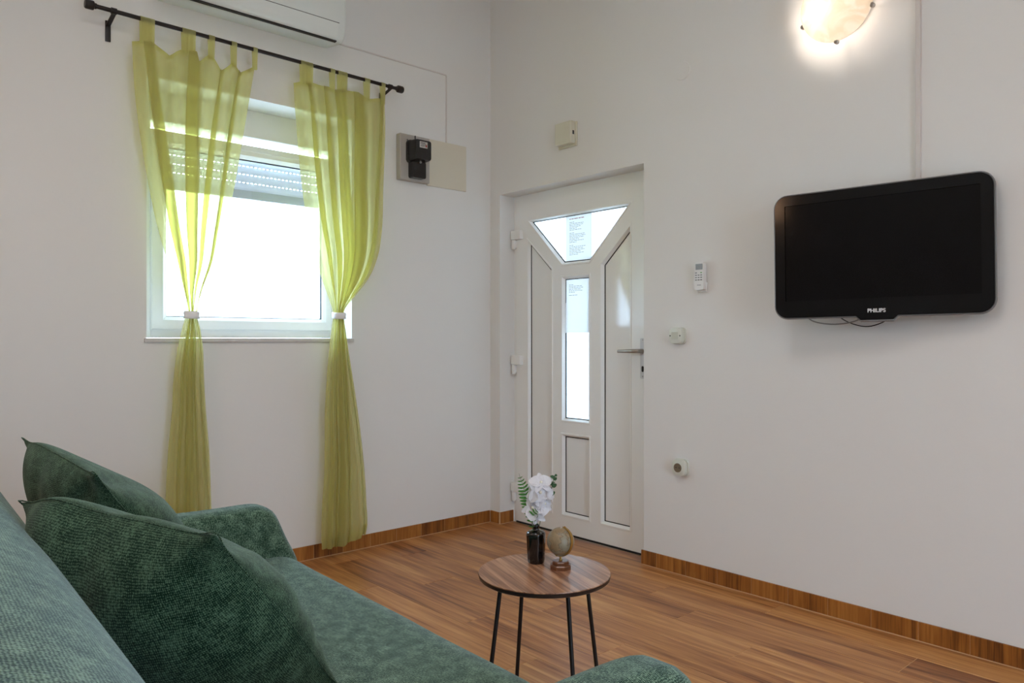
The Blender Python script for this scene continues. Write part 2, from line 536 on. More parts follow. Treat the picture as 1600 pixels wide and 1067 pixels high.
# unseen window added behind the camera to brighten the room
bm = bmesh.new()
for a in ((-2.7, -2.62, 0.12, 2.25), (-1.78, -1.7, 0.12, 2.25), (-2.62, -1.78, 0.12, 0.2), (-2.62, -1.78, 2.17, 2.25), (-2.23, -2.17, 0.2, 2.17)):
    box(bm, a[0], a[1], Y0 - 0.2, Y0 - 0.13, a[2], a[3])
w2 = structure('window_fill', bm, M_PVC)
bm = bmesh.new(); box(bm, -2.62, -2.23, Y0 - 0.17, Y0 - 0.16, 0.2, 2.17); to_obj('glass_pane', bm, M_GLASS, w2)
bm = bmesh.new(); box(bm, -2.17, -1.78, Y0 - 0.17, Y0 - 0.16, 0.2, 2.17); to_obj('glass_pane', bm, M_GLASS, w2)

# floor: grout bed with separate wood-look tiles, rows run along the right wall
bm = bmesh.new(); box(bm, X0 - 0.2, 0.3, Y0 - 0.3, 0.35, -0.3, -0.0010)
floor = structure('floor', bm, M_GROUT)
PW, PL = 0.174, 1.096
starts = {0: -2.03, 1: -1.545, 2: -1.815, 3: -2.181, 4: -1.371, 5: -1.84}
row = 0
while -row * PW > X0:
    xa = -row * PW; xb = max(xa - PW, X0)
    js = starts.get(row, -1.2 - random.random() * 1.0)
    k0 = js + PL * 3
    ys = []
    y = k0
    while y > Y0 - PL:
        ys.append(y); y -= PL
    lim0 = 0.0
    for y in ys:
        ya, yb = min(y, lim0), max(y - PL, Y0)
        if ya - yb < 0.02: continue
        bm = bmesh.new()
        cx, cy = (xa + xb) / 2, (ya + yb) / 2
        hw, hl = (xa - xb) / 2 - 0.0011, (ya - yb) / 2 - 0.0011
        box(bm, -hw, hw, -hl, hl, -0.006, 0.0, 0.0008, 1)
        o = to_obj('plank', bm, M_FLOOR, floor); o.location = (cx, cy, 0)
    row += 1
bm = bmesh.new(); box(bm, 0.0012, 0.11, DY0 + 0.002, DY1 - 0.002, -0.006, -0.0005, 0.0008, 1)
to_obj('plank', bm, M_FLOOR, floor)


def skirting(name, joints, axis, a_face, out, hgt=0.076):
    """backing strip of grout with separate tiles along it"""
    bm = bmesh.new()
    lo, hi = min(joints), max(joints)
    t = 0.008
    if axis == 'y': box(bm, a_face + out * t * 0.8, a_face, lo, hi, 0, hgt - 0.001)
    else: box(bm, lo, hi, a_face + out * t * 0.8, a_face, 0, hgt - 0.001)
    base = structure(name, bm, M_GROUT)
    js = sorted(joints)
    for a, b in zip(js[:-1], js[1:]):
        g = 0.0008
        bm = bmesh.new()
        c = (a + b) / 2; h = (b - a) / 2 - g
        if axis == 'y': box(bm, -t / 2, t / 2, -h, h, 0, hgt - 0.004, 0.0008, 1)
        else: box(bm, -h, h, -t / 2, t / 2, 0, hgt - 0.004, 0.0008, 1)
        o = to_obj('skirting_tile', bm, M_SKIRT, base)
        o.location = (a_face + out * t / 2, c, 0.004) if axis == 'y' else (c, a_face + out * t / 2, 0.004)
    return base


j = [-1.23, -1.326, -1.507] + [-1.687 - 0.1795 * k for k in range(0, 24)]
skirting('baseboard_right', j, 'y', 0.0, -1)
skirting('baseboard_left', [-0.009, -0.19] + [-0.371 - 0.174 * k for k in range(0, 18)], 'x', 0.0, -1)
skirting('baseboard_corner', [-0.093, -0.009], 'y', 0.0, -1)
skirting('baseboard_reveal', [0.0, 0.112], 'x', DY1, -1)

# ------------------------------------------------------------------ window 1
win = thing('window_1', None, None, (-1.54, 0.2, 1.18), kind='structure')
bm = bmesh.new()
box(bm, WX0, -2.0, 0.20, 0.27, 1.183, 2.25, 0.004); box(bm, -1.035, WX1, 0.20, 0.27, 1.183, 2.25, 0.004)
box(bm, -2.0, -1.035, 0.20, 0.27, 1.183, 1.225, 0.004); box(bm, -2.0, -1.035, 0.20, 0.27, 2.172, 2.206, 0.003)
to_obj('window_frame', bm, M_PVC, win, world=True)
bm = bmesh.new()
A, B = (-2.003, -1.033, 1.222, 2.174), (-1.93, -1.086, 1.288, 2.128)
ring4 = lambda r, y: [(r[0], y, r[2]), (r[1], y, r[2]), (r[1], y, r[3]), (r[0], y, r[3])]
ins = lambda r, d: (r[0] + d, r[1] - d, r[2] + d, r[3] - d)
ring(bm, ring4(A, 0.27), ring4(A, 0.188)); ring(bm, ring4(A, 0.188), ring4(ins(A, 0.006), 0.182))
ring(bm, ring4(ins(A, 0.006), 0.182), ring4(ins(B, -0.018), 0.182)); ring(bm, ring4(ins(B, -0.018), 0.182), ring4(B, 0.198)); ring(bm, ring4(B, 0.198), ring4(B, 0.24))
to_obj('sash', bm, M_PVC, win, world=True)
bm = bmesh.new()
G = ins(B, 0.004)
ring(bm, ring4(B, 0.205), ring4(G, 0.205)); ring(bm, ring4(G, 0.205), ring4(G, 0.22))
to_obj('gasket', bm, M_GASKET, win, world=True)
bm = bmesh.new(); box(bm, B[0], B[1], 0.222, 0.228, B[2], B[3]); to_obj('glass_pane', bm, M_GLASS, win, world=True)
bm = bmesh.new(); box(bm, -2.0, -1.035, 0.235, 0.241, 2.206, 2.25); to_obj('bright_strip_pane', bm, M_GLASS, win, world=True)  # added slot of sky, standing in for a bright strip below the box
bm = bmesh.new(); box(bm, WX0, WX1, 0.195, 0.35, 2.25, WZ1, 0.003); to_obj('shutter_box', bm, M_WALL, win, world=True)
bm = bmesh.new(); box(bm, -2.086, -0.999, -0.012, 0.21, 1.161, 1.181, 0.003); to_obj('sill', bm, M_SILL, win, world=True)
# roller shutter let down over the top of the window, slats with light slots between them
zt = 1.985
for k in range(4):
    bm = bmesh.new()
    z = zt + k * 0.0445
    prof = [(0.300, z), (0.296, z + 0.012), (0.296, z + 0.026), (0.300, z + 0.0385), (0.309, z + 0.0385), (0.309, z)]
    prism(bm, [(-2.03, y, zz) for y, zz in prof], [(-1.03, y, zz) for y, zz in prof])
    to_obj('shutter_slat', bm, M_SLAT, win, world=True)
    bm = bmesh.new()
    x = -2.03
    while x < -1.03:
        box(bm, x, x + 0.009, 0.301, 0.308, z + 0.037, z + 0.0452); x += 0.0225
    props(to_obj('slat_joint', bm, M_SLAT, win, world=True), kind='stuff')
bm = bmesh.new(); box(bm, -2.03, -1.03, 0.292, 0.312, 1.937, 1.984, 0.003)
to_obj('shutter_end_bar', bm, plain('grey_end_bar', S(176, 178, 182), 0.5), win, world=True)
bm = bmesh.new(); box(bm, -1.052, -1.045, 0.18, 0.182, 1.66, 1.72, 0.0); box(bm, -1.058, -1.036, 0.176, 0.184, 1.70, 1.73, 0.003); box(bm, -1.056, -1.040, 0.15, 0.178, 1.60, 1.715, 0.004)
to_obj('window_handle', bm, M_PVC, win, world=True)

# ------------------------------------------------------------------ door 1
door = thing('door_1', None, None, (0.11, -0.65, 0), kind='structure')
FX, LX = 0.124, 0.112            # faces of frame and leaf
yz = lambda x, P: [(x, a, b) for a, b in P]
rect = lambda y0, y1, z0, z1: [(y0, z0), (y1, z0), (y1, z1), (y0, z1)]
bm = bmesh.new()
for P in (rect(-0.132, DY1, 0, DZ), rect(DY0, -1.165, 0, DZ), rect(-1.165, -0.132, 2.055, DZ)):
    prism(bm, yz(FX, P), yz(0.19, P))
to_obj('door_frame', bm, M_PVC, door, world=True)
members = [rect(-0.237, -0.13, 0.012, 2.058), rect(-1.167, -1.06, 0.012, 2.058), rect(-1.06, -0.237, 1.925, 2.058), rect(-1.06, -0.237, 0.012, 0.125),
           [(-0.237, 1.80), (-0.448, 1.605), (-0.538, 1.628), (-0.240, 1.925), (-0.237, 1.925)],
           [(-1.06, 1.80), (-0.848, 1.605), (-0.757, 1.628), (-1.057, 1.925), (-1.06, 1.925)],
           [(-0.448, 0.125), (-0.538, 0.125), (-0.538, 1.628), (-0.448, 1.605)],
           [(-0.848, 0.125), (-0.757, 0.125), (-0.757, 1.628), (-0.848, 1.605)],
           rect(-0.757, -0.538, 1.55, 1.628), rect(-0.757, -0.538, 0.605, 0.69)]
bm = bmesh.new()
for P in members: prism(bm, yz(LX, P), yz(0.165, P))
openings = [('glass_pane', [(-0.240, 1.925), (-0.538, 1.628), (-0.757, 1.628), (-1.057, 1.925)], M_REED),
            ('glass_pane', rect(-0.757, -0.538, 0.69, 1.55), M_REED),
            ('door_panel', rect(-0.757, -0.538, 0.125, 0.605), M_PANEL),
            ('door_panel', [(-0.237, 0.125), (-0.237, 1.80), (-0.448, 1.605), (-0.448, 0.125)], M_PANEL),
            ('door_panel', [(-1.06, 0.125), (-1.06, 1.80), (-0.848, 1.605), (-0.848, 0.125)], M_PANEL)]
for n, P, mt in openings:      # glazing beads
    Q = inset(P, -0.008); Rr = inset(P, 0.0); T = inset(P, 0.012)
    ring(bm, yz(LX - 0.003, Q), yz(LX - 0.003, Rr)); ring(bm, yz(LX + 0.001, inset(P, -0.011)), yz(LX - 0.003, Q))
    ring(bm, yz(LX - 0.003, Rr), yz(LX + 0.016, T))
to_obj('door_leaf', bm, M_PVC, door, world=True)
bm = bmesh.new()
for n, P, mt in openings:
    ring(bm, yz(LX + 0.016, inset(P, 0.012)), yz(LX + 0.016, inset(P, 0.0165))); ring(bm, yz(LX + 0.016, inset(P, 0.0165)), yz(LX + 0.024, inset(P, 0.0165)))
props(to_obj('gasket', bm, M_GASKET, door, world=True))
for n, P, mt in openings:
    bm = bmesh.new(); Q = inset(P, 0.004)
    prism(bm, yz(LX + 0.020, Q), yz(LX + 0.026, Q))
    to_obj(n, bm, mt, door, world=True)
bm = bmesh.new(); box(bm, LX - 0.004, LX + 0.03, -1.167, -0.13, 0.004, 0.014); to_obj('bottom_seal', bm, M_GASKET, door, world=True)
for z in (1.755, 0.955, 0.140):
    bm = bmesh.new()
    box(bm, 0.082, 0.116, -0.190, -0.104, z + 0.06, z + 0.118, 0.004); lathe(bm, [(0.0, z + 0.058), (0.013, z + 0.058), (0.014, z + 0.004), (0.011, z), (0, z)], (0.096, -0.118, 0), 14)
    box(bm, 0.098, 0.126, -0.13, -0.106, z + 0.008, z + 0.056, 0.002)
    to_obj('hinge', bm, M_PVC, door, world=True, sharp=40)
bm = bmesh.new()
prism(bm, [(LX, a - 1.155, b + 1.072) for a, b in rrect(0.036, 0.22, 0.006)], [(LX - 0.011, a - 1.155, b + 1.072) for a, b in rrect(0.034, 0.218, 0.006)])
hp = to_obj('handle_plate', bm, plain('white_lacquer', S(206, 208, 210), 0.3), door, world=True)
bm = bmesh.new()
tube(bm, [(LX - 0.008, -1.152, 1.112), (LX - 0.045, -1.152, 1.112), (LX - 0.055, -1.143, 1.112), (LX - 0.057, -1.12, 1.112), (LX - 0.057, -1.02, 1.110)], [0.012, 0.011, 0.011, 0.011, 0.008], 12)
to_obj('lever', bm, M_METAL, hp, world=True, sharp=50)
bm = bmesh.new(); prism(bm, [(LX - 0.0125, a - 1.155, b + 1.015) for a, b in rrect(0.014, 0.032, 0.0068)], [(LX - 0.0105, a - 1.155, b + 1.015) for a, b in rrect(0.014, 0.032, 0.0068)])
to_obj('lock_cylinder', bm, M_DARK, hp, world=True)
for z in (1.172, 0.975):
    bm = bmesh.new(); lathe(bm, [(0, 0), (0.004, 0), (0.003, 0.002), (0, 0.002)], seg=10, M=Matrix.Translation((LX - 0.011, -1.155, z)) @ Matrix.Rotation(-PI / 2, 4, 'Y'))
    to_obj('screw', bm, M_METAL, hp, world=True)


def notice(label, y0, y1, z0, z1, curl, blocks, title):
    """a sheet of paper against the inside of the pane with small printed lines"""
    t = thing('paper_notice', label, 'paper', (LX + 0.012, (y0 + y1) / 2, z0), group='notices on the door glass')
    bm = bmesh.new(); n = 12
    fx = lambda z: LX + 0.0175 - curl * ((1 - (z - z0) / (z1 - z0)) ** 2)
    front = [[(fx(z0 + (z1 - z0) * k / n), y, z0 + (z1 - z0) * k / n) for y in (y0, y1)] for k in range(n + 1)]
    L = [[f[0], f[1], (f[1][0] + 0.0006, f[1][1], f[1][2]), (f[0][0] + 0.0006, f[0][1], f[0][2])] for f in front]
    loft(bm, L)
    to_obj('sheet', bm, M_PAPER, t, world=True)
    rnd = random.Random(int(z0 * 1000))
    bm = bmesh.new()
    w = y1 - y0
    for z, frac in blocks:
        a = y1 - w * 0.14
        zz = z0 + (z1 - z0) * z
        x = fx(zz) - 0.0004
        end = a - w * 0.62 * frac
        while a > end:
            b = max(end, a - rnd.uniform(0.008, 0.026))
            q = [bm.verts.new(p) for p in ((x, a, zz), (x, b, zz), (x, b, zz + 0.0024), (x, a, zz + 0.0024))]
            bm.faces.new(q); a = b - 0.0035
    props(to_obj('printed_lines', bm, M_INK, t, world=True, recalc=False), kind='stuff')
    if title:
        zz = z0 + (z1 - z0) * title; x = fx(zz) - 0.0004
        bm = bmesh.new(); a = y1 - w * 0.14
        for wd in (0.012, 0.02, 0.03, 0.018, 0.022):
            bm.faces.new([bm.verts.new(p) for p in ((x, a, zz), (x, a - wd, zz), (x, a - wd, zz + 0.004), (x, a, zz + 0.004))]); a -= wd + 0.004
        to_obj('printed_title', bm, M_INKR, t, world=True, recalc=False)


lines1 = [(0.86 - 0.034 * k, f) for k, f in enumerate((0.3, 0.9, 0.85, 0.7, 0.5, 0.75, 0, 0.3, 0.95, 1.0, 0.9, 0.6, 0.9, 0.45, 0, 0.25, 1.0, 0.85, 0.95, 0.7, 0.9, 0.55))]
notice('printed white sheet in the upper glass of the door, with a red heading', -0.760, -0.552, 1.641, 1.912, 0.0, lines1, 0.93)
lines2 = [(0.90 - 0.028 * k, f) for k, f in enumerate((0.3, 0.9, 0.95, 0.8, 0.9, 0.4, 0, 0.6))]
notice('white sheet in the tall middle glass of the door, curling at its foot', -0.744, -0.551, 1.215, 1.532, 0.008, lines2, None)

# ------------------------------------------------------------------ wall fittings, right wall
t = thing('door_chime', 'cream chime box with a dark slot on the wall above the door', 'chime', (0, -0.70, 2.28))
bm = bmesh.new(); box(bm, -0.014, 0, -0.772, -0.628, 2.278, 2.418, 0.004); to_obj('back_plate', bm, M_CREAM, t, world=True)
bm = bmesh.new(); box(bm, -0.052, -0.014, -0.764, -0.636, 2.290, 2.418, 0.006); to_obj('cover', bm, M_CREAM, t, world=True)
bm = bmesh.new(); box(bm, -0.037, -0.024, -0.7652, -0.7635, 2.340, 2.362); to_obj('slot', bm, M_DARK, t, world=True)

bm = bmesh.new(); lathe(bm, [(0, 0), (0.046, 0), (0.044, 0.003), (0, 0.0045)], seg=32, M=Matrix.Translation((0, -1.484, 2.513)) @ Matrix.Rotation(-PI / 2, 4, 'Y'))
single('round_cover', bm, M_WALL, 'round white blank cover painted like the wall, left of the lamp', 'cover plate', (0, -1.484, 2.513), sharp=40)

t = thing('remote_control', 'white air conditioner remote with a small grey display in its wall holder', 'remote', (0, -1.605, 1.41))
bm = bmesh.new(); box(bm, -0.014, 0, -1.632, -1.578, 1.405, 1.45, 0.003); to_obj('holder', bm, M_REMOTE, t, world=True)
bm = bmesh.new(); prism(bm, [(-0.012, a - 1.602, b + 1.482) for a, b in rrect(0.056, 0.138, 0.008)], [(-0.033, a - 1.602, b + 1.482) for a, b in rrect(0.053, 0.135, 0.008)], 0.002)
to_obj('body', bm, M_REMOTE, t, world=True)
bm = bmesh.new(); box(bm, -0.0345, -0.0325, -1.622, -1.584, 1.512, 1.540); to_obj('display', bm, M_LCD, t, world=True)
for k in range(4):
    for q in range(3):
        if q == 1 and k == 0: continue
        bm = bmesh.new()
        y = -1.586 - q * 0.0145; z = 1.497 - k * 0.0115
        box(bm, -0.0348, -0.0325, y - 0.0045, y + 0.0045, z - 0.0022, z + 0.0022, 0.0005, 1)
        to_obj('button', bm, M_GREENB if (k, q) == (0, 2) else M_GREY, t, world=True)
bm = bmesh.new(); box(bm, -0.0339, -0.0325, -1.613, -1.592, 1.436, 1.4385); to_obj('printed_mark', bm, M_GREY, t, world=True)


def wall_plate(name, label, cat, y, z):
    t = thing(name, label, cat, (0, y, z - 0.04))
    bm = bmesh.new()
    prism(bm, [(0, a + y, b + z) for a, b in rrect(0.084, 0.084, 0.020)], [(-0.012, a + y, b + z) for a, b in rrect(0.084, 0.084, 0.020)])
    to_obj('back_box', bm, M_PLATE, t, world=True)
    bm = bmesh.new()
    prism(bm, [(-0.013, a + y, b + z) for a, b in rrect(0.078, 0.080, 0.020)], [(-0.034, a + y, b + z) for a, b in rrect(0.074, 0.076, 0.019)], 0.003)
    to_obj('cover', bm, M_PLATE, t, world=True, sharp=40)
    return t


t = wall_plate('light_switch', 'cream surface light switch beside the door handle', 'light switch', -1.464, 1.193)
bm = bmesh.new(); prism(bm, [(-0.033, -1.447, 1.176), (-0.033, -1.481, 1.176), (-0.033, -1.481, 1.212), (-0.033, -1.447, 1.212)],
                        [(-0.041, -1.447, 1.177), (-0.035, -1.480, 1.177), (-0.035, -1.480, 1.211), (-0.041, -1.447, 1.211)])
to_obj('rocker', bm, plain('sage_rocker', S(196, 200, 186), 0.4), t, world=True)
for y in (-1.434, -1.492):
    bm = bmesh.new(); lathe(bm, [(0, 0), (0.0035, 0), (0.0035, 0.001), (0, 0.001)], seg=10, M=Matrix.Translation((-0.034, y, 1.193)) @ Matrix.Rotation(-PI / 2, 4, 'Y'))
    to_obj('screw', bm, M_DARK, t, world=True)
t = wall_plate('wall_socket', 'cream wall socket low on the wall under the light switch', 'socket', -1.483, 0.538)
R = Matrix.Translation((-0.0338, -1.479, 0.538)) @ Matrix.Rotation(-PI / 2, 4, 'Y')
bm = bmesh.new(); lathe(bm, [(0.0225, 0.0), (0.0225, 0.0025), (0.0205, 0.0025), (0.0198, 0.0005), (0, 0.0005)], seg=28, M=R)
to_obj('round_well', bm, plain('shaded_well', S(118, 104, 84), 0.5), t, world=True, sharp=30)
for dy in (-0.0095, 0.0095):
    bm = bmesh.new(); lathe(bm, [(0, 0), (0.0028, 0), (0.0028, 0.0012), (0, 0.0012)], seg=10, M=Matrix.Translation((-0.0345, -1.479 + dy, 0.538)) @ Matrix.Rotation(-PI / 2, 4, 'Y'))
    to_obj('pin_hole', bm, M_DARK, t, world=True)

bm = bmesh.new(); box(bm, -0.016, 0, -2.594, -2.577, 1.72, H, 0.001, 1)
single('cable_duct', bm, M_DUCT, 'narrow white cable trunking rising from behind the television', 'cable duct', (0, -2.585, 1.72))

# wall lamp: round alabaster dish on clips
LC = Vector((-0.052, -2.285, 2.558))
t = thing('wall_lamp', 'round white alabaster glass wall lamp with metal clips, lit, above the television', 'lamp', (0, -2.285, 2.558))
Rl = Matrix.Translation(LC) @ Matrix.Rotation(-PI / 2, 4, 'Y')
bm = bmesh.new()
prof = []
for k in range(15):
    a = k / 14
    prof.append((0.150 * math.cos(a * PI / 2) ** 0.8 if a < 1 else 0, 0.078 * math.sin(a * PI / 2)))
inner = [(max(0, r - 0.004), z - 0.004) for r, z in prof[::-1]]
loops = [[Rl @ Vector((max(r, 1e-5) * math.cos(2 * PI * i / 48), max(r, 1e-5) * math.sin(2 * PI * i / 48), z)) for i in range(48)] for r, z in prof + inner]
loft(bm, loops + [loops[0]], cap=False)
bmesh.ops.remove_doubles(bm, verts=bm.verts, dist=2e-5)
to_obj('glass_dish', bm, M_ALAB, t, world=True, smooth=True)
for ang in (-90, -18, 198, 54, 126):
    a = math.radians(ang)
    bm = bmesh.new()
    c = LC + Vector((0, 0.152 * math.cos(a), 0.152 * math.sin(a)))
    # little metal clip: disc on a post back to the wall plate
    lathe(bm, [(0, -0.010), (0.007, -0.010), (0.010, -0.004), (0.010, 0.008), (0.006, 0.012), (0, 0.012)], seg=14, M=Matrix.Translation(c) @ Matrix.Rotation(-PI / 2, 4, 'Y'))
    tube(bm, [c, LC + Vector((0.045, 0.10 * math.cos(a), 0.10 * math.sin(a)))], 0.0025, 6)
    to_obj('clip', bm, M_METAL, t, world=True, sharp=40)
bm = bmesh.new(); lathe(bm, [(0, 0), (0.11, 0), (0.11, 0.012), (0, 0.012)], seg=32, M=Matrix.Translation((0, LC.y, LC.z)) @ Matrix.Rotation(-PI / 2, 4, 'Y'))
to_obj('back_plate', bm, M_PVC, t, world=True, sharp=40)
bm = bmesh.new(); bmesh.ops.create_uvsphere(bm, u_segments=14, v_segments=8, radius=0.02, matrix=Matrix.Translation((-0.092, -2.235, 2.535)))
to_obj('bulb', bm, M_BULB, t, world=True, smooth=True)

# ------------------------------------------------------------------ television on a swivel bracket
P0, P1 = Vector((-0.200, -2.090, 0)), Vector((-0.063, -2.860, 0))       # left and right ends of the front
ex = (P1 - P0).normalized(); nrm = Vector((-ex.y, ex.x, 0)); nrm = nrm if nrm.x < 0 else -nrm
TC = (P0 + P1) / 2 + Vector((0, 0, 1.519)); TW, TH = 0.785, 0.512
MT = Matrix(((ex.x, 0, nrm.x, TC.x), (ex.y, 0, nrm.y, TC.y), (ex.z, 1, nrm.z, TC.z), (0, 0, 0, 1)))
MT = MT @ Matrix.Rotation(math.radians(0.6), 4, 'Z')
tv = thing('television', 'flat black television with a silver rim on the wall bracket', 'television', tuple(TC - Vector((0, 0, TH / 2))))
T3 = lambda P, d: [MT @ Vector((a, b, d)) for a, b in P]


def tv_outline(w, h, r, bump):
    P = rrect(w, h, r, 8)
    out = []
    for i, p in enumerate(P):
        out.append(p)
        if i == 26:      # between the two bottom corners, walking left to right
            out += [(-0.075, -h / 2), (-0.058, -h / 2 - bump), (0.058, -h / 2 - bump), (0.075, -h / 2)]
    return out


bm = bmesh.new(); loft(bm, [T3(tv_outline(TW - 0.03, TH - 0.03, 0.045, 0.012), -0.062), T3(tv_outline(TW - 0.004, TH - 0.004, 0.052, 0.016), -0.045), T3(tv_outline(TW - 0.004, TH - 0.004, 0.052, 0.016), -0.018)])
to_obj('back_shell', bm, plain('matt_black_plastic', S(18, 18, 18), 0.5), tv, world=True)
bm = bmesh.new(); loft(bm, [T3(tv_outline(TW + 0.006, TH + 0.006, 0.055, 0.018), -0.018), T3(tv_outline(TW + 0.006, TH + 0.006, 0.055, 0.018), -0.006), T3(tv_outline(TW - 0.001, TH - 0.001, 0.052, 0.017), -0.001), T3(tv_outline(TW - 0.007, TH - 0.007, 0.049, 0.016), -0.003)], cap=False)
to_obj('rim', bm, M_RIM, tv, world=True)
SW, SH = 0.698, 0.396; SO = 0.014
bm = bmesh.new()
O = tv_outline(TW - 0.007, TH - 0.007, 0.049, 0.016)
scr = [(a, b + SO) for a, b in rrect(SW, SH, 0.003, 8)]
k = 27
hole = scr[:k] + [(-0.075, SO - SH / 2), (-0.058, SO - SH / 2), (0.058, SO - SH / 2), (0.075, SO - SH / 2)] + scr[k:]
loft(bm, [T3(O, -0.004), T3(O, 0.0), T3(hole, 0.0), T3(hole, -0.006)], cap=False)
to_obj('bezel', bm, M_TVB, tv, world=True)
bm = bmesh.new(); prism(bm, T3(scr, -0.010), T3(scr, -0.005)); to_obj('screen', bm, M_SCR, tv, world=True)
cu = bpy.data.curves.new('lettering', 'FONT'); cu.body = 'PHILIPS'; cu.size = 0.0205; cu.align_x = 'CENTER'; cu.align_y = 'CENTER'; cu.extrude = 0.0004; cu.offset = 0.0006
tmp = bpy.data.objects.new('lettering', cu); COL.objects.link(tmp)
bpy.context.view_layer.update()
me = bpy.data.meshes.new_from_object(tmp.evaluated_get(bpy.context.evaluated_depsgraph_get()))
bpy.data.objects.remove(tmp)
bm = bmesh.new(); bm.from_mesh(me); bm.transform(MT @ Matrix.Translation((0, -0.2335, 0.0008)))
to_obj('lettering', bm, M_LOGO, tv, world=True)
bm = bmesh.new()
box(bm, -0.012, 0, -2.62, -2.40, 1.40, 1.62, 0.002)
tube(bm, [(-0.012, -2.51, 1.50), (-0.06, -2.49, 1.50), tuple(MT @ Vector((0, -0.02, -0.06)))], 0.016, 10)
to_obj('wall_bracket', bm, plain('grey_bracket', S(120, 120, 120), 0.4, metal=0.5), tv, world=True)


def cable(name, label, pts, r, mat):
    bm = bmesh.new()
    P = np.array(pts, float); n = len(P); s = np.linspace(0, n - 1, n)
    fs = [crv(s, P[:, i]) for i in range(3)]
    tube(bm, [tuple(f(q) for f in fs) for q in np.linspace(0, n - 1, 24)], r, 6)
    return single(name, bm, mat, label, 'cable', tuple(P[0]), smooth=True)


cable('cable', 'thin black cable sagging under the middle of the television', [(-0.045, -2.27, 1.285), (-0.05, -2.33, 1.245), (-0.06, -2.41, 1.225), (-0.06, -2.48, 1.245), (-0.05, -2.52, 1.285)], 0.0022, M_BLACK)
cable('cable', 'grey cable hanging in a shallow loop under the left of the television', [(-0.055, -2.14, 1.285), (-0.06, -2.19, 1.250), (-0.07, -2.28, 1.236), (-0.07, -2.37, 1.248), (-0.055, -2.42, 1.285)], 0.003, plain('grey_cable', S(140, 138, 134), 0.5))

# ------------------------------------------------------------------ left wall: curtain rod, curtains, air conditioner, meter
rod = thing('curtain_rod', 'dark metal curtain rod with round end caps above the window', 'curtain rod', (-1.545, -0.1, 2.60))
RZ = lambda x: 2.609 + (x + 2.332) * (-0.008)
bm = bmesh.new(); tube(bm, [(-2.31, -0.1, RZ(-2.31)), (-0.78, -0.1, RZ(-0.78))], 0.0095, 14); to_obj('pole', bm, M_ROD, rod, world=True, sharp=50)
for x, s in ((-2.31, -1), (-0.78, 1)):
    bm = bmesh.new()
    lathe(bm, [(0, -0.004), (0.012, -0.004), (0.013, 0.004), (0.019, 0.007), (0.020, 0.012), (0.020, 0.036), (0.017, 0.041), (0, 0.042)], seg=20, M=Matrix.Translation((x, -0.1, RZ(x))) @ Matrix.Rotation(s * PI / 2, 4, 'Y'))
    to_obj('end_cap', bm, M_ROD, rod, world=True, sharp=40)
for x in (-2.238, -0.822):
    bm = bmesh.new(); z = RZ(x)
    lathe(bm, [(0.0, -0.011), (0.0135, -0.011), (0.0135, 0.011), (0, 0.011)], seg=16, M=Matrix.Translation((x, -0.1, z)) @ Matrix.Rotation(PI / 2, 4, 'Y'))
    prism(bm, [(x - 0.009, -0.105, z - 0.010), (x - 0.009, -0.094, z - 0.016), (x - 0.009, -0.008, z - 0.036), (x - 0.009, -0.008, z - 0.030)],
          [(x + 0.009, -0.105, z - 0.010), (x + 0.009, -0.094, z - 0.016), (x + 0.009, -0.008, z - 0.036), (x + 0.009, -0.008, z - 0.030)])
    box(bm, x - 0.011, x + 0.011, -0.008, 0, z - 0.105, z - 0.012, 0.002)
    to_obj('bracket', bm, M_ROD, rod, world=True, sharp=40)


